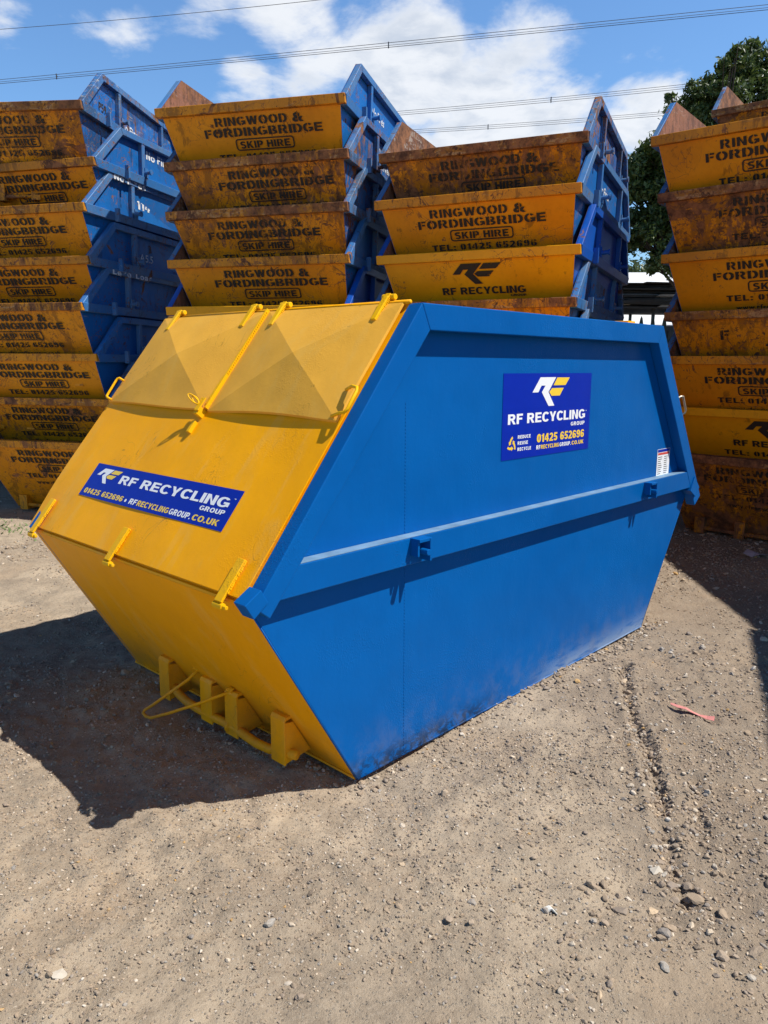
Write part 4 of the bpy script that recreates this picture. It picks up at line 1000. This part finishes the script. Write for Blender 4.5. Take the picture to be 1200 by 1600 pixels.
# ------------------------------------------------------------------ trees
def leafmat(name, c1, c2, c3):
    m, n, b, o = newmat(name); p = n.new('ShaderNodeTexCoord').outputs['Object']; ri = n.new('ShaderNodeNewGeometry').outputs['Random Per Island']
    col = n.mix(n.smooth(n.noise(p, .9, 4), .35, .65), c1, c2); col = n.mix(n.math('MULTIPLY', n.smooth(ri, .55, 1.0), .75), col, c3)
    n.put(b.inputs['Base Color'], col); b.inputs['Roughness'].default_value = .5
    tl = n.new('ShaderNodeBsdfTranslucent'); n.put(tl.inputs[0], n.mix(.5, col, c3)); mx = n.new('ShaderNodeMixShader'); mx.inputs[0].default_value = .22
    n.link(b.outputs[0], mx.inputs[1]); n.link(tl.outputs[0], mx.inputs[2]); n.link(mx.outputs[0], o.inputs[0]); return m
M_LEAF = leafmat('oak_leaves', (.035, .065, .018), (.055, .095, .024), (.15, .21, .045)); M_LEAF2 = leafmat('far_leaves', (.060, .090, .035), (.085, .12, .045), (.15, .18, .07))
M_BARK = flat('bark', (.045, .036, .028), .9, var=.35, sc=8)
def leaves(cl, total, size, seed):
    r = np.random.default_rng(seed); cl = np.array(cl, float); vol = cl[:, 3] ** 2.2; cnt = np.maximum((total * vol / vol.sum()).astype(int), 20)
    Ps = []
    for (x, y, z, rad), k in zip(cl, cnt):
        # sub-tufts inside each clump leave gaps
        nt_ = max(6, int(26 * rad)); tp = r.standard_normal((nt_, 3)); tp /= np.linalg.norm(tp, axis=1)[:, None]; tp *= (rad * (.35 + .65 * r.random(nt_) ** .5))[:, None]; tp[:, 2] *= .8
        which = r.integers(0, nt_, k); tr_ = rad * (.16 + .14 * r.random(nt_))
        Ps.append(np.array([x, y, z]) + tp[which] + r.standard_normal((k, 3)) * tr_[which][:, None] * .62)
    P_ = np.concatenate(Ps); k = len(P_); s_ = size * (.6 + .8 * r.random(k))
    a = r.standard_normal((k, 3)); a /= np.linalg.norm(a, axis=1)[:, None]; b_ = np.cross(a, r.standard_normal((k, 3))); b_ /= np.linalg.norm(b_, axis=1)[:, None]; c_ = np.cross(a, b_)
    s_ = s_[:, None]; V = np.stack([P_ - a * s_, P_ + b_ * s_ * .45 + c_ * s_ * .12, P_ + a * s_, P_ - b_ * s_ * .45 + c_ * s_ * .12], 1).reshape(-1, 3)
    return V, np.arange(k * 4).reshape(-1, 4)
def tree(name, label, cat, loc, cl, total, size, mat, seed, trunk_r=.28, group=None, trunk_h=None):
    t = thing(name, label, cat, loc, 0, group); L_ = Vector(loc); rel = [(x - loc[0], y - loc[1], z - loc[2], r_) for x, y, z, r_ in cl]
    V, F_ = leaves(rel, total, size, seed); o_ = put('crown', np_mesh('crown', V, F_, mat, False), t)
    tk = MB(); rd = random.Random(seed); cxm = sum(c[0] for c in rel) / len(rel); cym = sum(c[1] for c in rel) / len(rel); zt = max(c[2] for c in rel); zb_ = trunk_h or min(c[2] for c in rel) * .8
    hub = Vector((cxm * .4, cym * .4, zb_)); tk.tube([(0, 0, -.1), (cxm * .1, 0, zb_ * .4), hub, hub + Vector((cxm * .3, cym * .3, (zt - zb_) * .45))], [trunk_r * 1.25, trunk_r, trunk_r * .8, trunk_r * .35], 10)
    for c in rel:
        e_ = Vector(c[:3]); st_ = hub + Vector((cxm * .3, cym * .3, (zt - zb_) * .45)) * (rd.random() * .5); mid = st_.lerp(e_, .5) + Vector((rd.uniform(-.2, .2), rd.uniform(-.2, .2), rd.uniform(-.1, .3)))
        tk.tube([st_, mid, e_], [trunk_r * .30, trunk_r * .16, .012], 6)
        for _ in range(3): tk.tube([mid, mid.lerp(e_, .6) + Vector([rd.uniform(-.4, .4) * c[3] for _ in 'xyz']), e_ + Vector([rd.uniform(-.8, .8) * c[3] for _ in 'xyz'])], [.03, .02, .006], 5)
    part('trunk', tk, M_BARK, t); return t
oak = [(7.94, 18, 8.15, .50), (7.28, 18.2, 7.6, .45), (7.75, 18, 7.3, .75), (6.80, 17.7, 7.45, .42), (6.35, 18, 6.95, .40), (6.75, 18, 6.7, .65), (5.95, 17.8, 6.35, .50), (5.70, 18, 5.75, .55), (5.62, 18, 5.30, .50),
       (6.3, 18.3, 6.0, .75), (7.05, 18, 6.6, .9), (5.95, 18, 4.85, .50), (6.5, 17.7, 5.2, .8), (6.08, 17.6, 4.25, .33), (6.3, 18.4, 4.6, .45), (6.9, 18, 4.6, .6), (8.1, 18.5, 6.6, 1.0), (8.7, 18, 7.7, .7),
       (9.2, 18.3, 6.6, 1.0), (5.55, 18.2, 6.15, .30), (7.6, 19.2, 5.6, 1.1), (8.6, 19.3, 5.2, 1.1), (9.9, 18.5, 7.0, .9), (10.3, 18.6, 5.6, .9), (7.3, 18.8, 7.2, .8), (6.05, 17.5, 7.32, .14), (6.15, 18.0, 3.95, .22), (7.1, 17.0, 7.9, .3), (5.35, 18, 5.85, .42), (5.38, 18.1, 5.05, .42), (5.75, 17.7, 4.45, .42), (6.6, 17.7, 4.15, .5), (6.9, 17.8, 7.1, .5), (7.5, 17.8, 8.0, .4)]
tree('oak_tree', 'large dark oak tree rising behind the right-hand stacks', 'tree', (7.9, 18.6, 0), oak, 125000, .060, M_LEAF, 3, .30, trunk_h=2.6)
far = [((9.9, 46), 3.6, 'pale green tree beyond the white roof, left of the oak'), ((14.2, 44), 4.0, 'bushy far tree behind the oak and the white roof'), ((19.5, 46), 4.2, 'far tree hidden behind the right edge stack')]
for i, ((x, y), r_, lab) in enumerate(far):
    rd = random.Random(i + 9); cl = [(x + rd.uniform(-1, 1) * r_, y + rd.uniform(-1, 1) * r_ * .5, 5.1 + rd.uniform(-1.9, 2.3) - (.6 if i == 0 else 0), .9 + rd.random() * .9) for _ in range(26)]
    tree('far_tree', lab, 'tree', (x, y, 0), cl, 20000, .13, M_LEAF2, 20 + i, .3, 'trees beyond the white roof')
for i, (x, y, r_) in enumerate([(-30, 48, 5), (-14, 52, 5), (2, 55, 4.5), (34, 40, 5)]):
    rd = random.Random(i + 40); cl = [(x + rd.uniform(-1, 1) * r_, y + rd.uniform(-1, 1) * r_ * .5, 3.9 + rd.uniform(-2.2, 1.6), 1.0 + rd.random() * 1.0) for _ in range(22)]
    tree('far_tree', 'low far tree hidden behind the skip stacks', 'tree', (x, y, 0), cl, 7000, .2, M_LEAF2, 60 + i, .3, 'low trees hidden behind the stacks')

# ------------------------------------------------------------------ overhead power lines
M_CAB = flat('weathered_cable', (.06, .06, .065), .5)
def line(label, a, b_, twin, r_, sp_pos):
    """a, b: points where the cable crosses the view's edges; it carries on well past both"""
    a = Vector(a); b_ = Vector(b_); d_ = b_ - a; A0 = a - d_ * 1.2; B0 = b_ + d_ * 1.2; t = thing('power_line', label, 'power line', tuple(A0), 0, 'overhead power lines')
    sag = lambda u: -.9 * (1 - ((u - .5) * 2) ** 2) + .7
    offs = [0, -.32] if twin else [0]
    for oz in offs:
        m_ = MB(); m_.tube([(B0 - A0) * (k / 30) + Vector((0, 0, sag(k / 30) + oz)) for k in range(31)], r_, 5); part('conductor', m_, M_CAB, t)
    if twin:
        m_ = MB(); m_.tube([(B0 - A0) * (k / 30) + Vector((0, .28, sag(k / 30) - .08)) for k in range(31)], r_ * .8, 5); part('conductor', m_, M_CAB, t)
        for u in sp_pos:
            P_ = (B0 - A0) * u + Vector((0, 0, sag(u))); m_ = MB(); m_.tube([P_ + Vector((0, -.02, .06)), P_ + Vector((0, 0, -.38))], .045, 5); m_.tube([P_ + Vector((0, 0, -.08)), P_ + Vector((0, .28, -.1))], .035, 5); part('spacer', m_, M_CAB, t)
line('thin single cable crossing the top left corner of the sky', (-28.66, 61.96, 26), (-6.79, 57.51, 26), False, .018, [])
line('long pair of cables crossing the whole sky above all stacks', (-33.73, 72.16, 26), (25.82, 57.22, 26), True, .020, [.38, .52, .66])
line('upper pair of cables emerging from behind the middle stack', (.04, 73.52, 24.0), (24.26, 66.02, 24.0), True, .018, [.52])
line('lower pair of cables just above the third stack', (3.12, 78.5, 24.0), (24.7, 72.8, 24.0), True, .018, [.44])
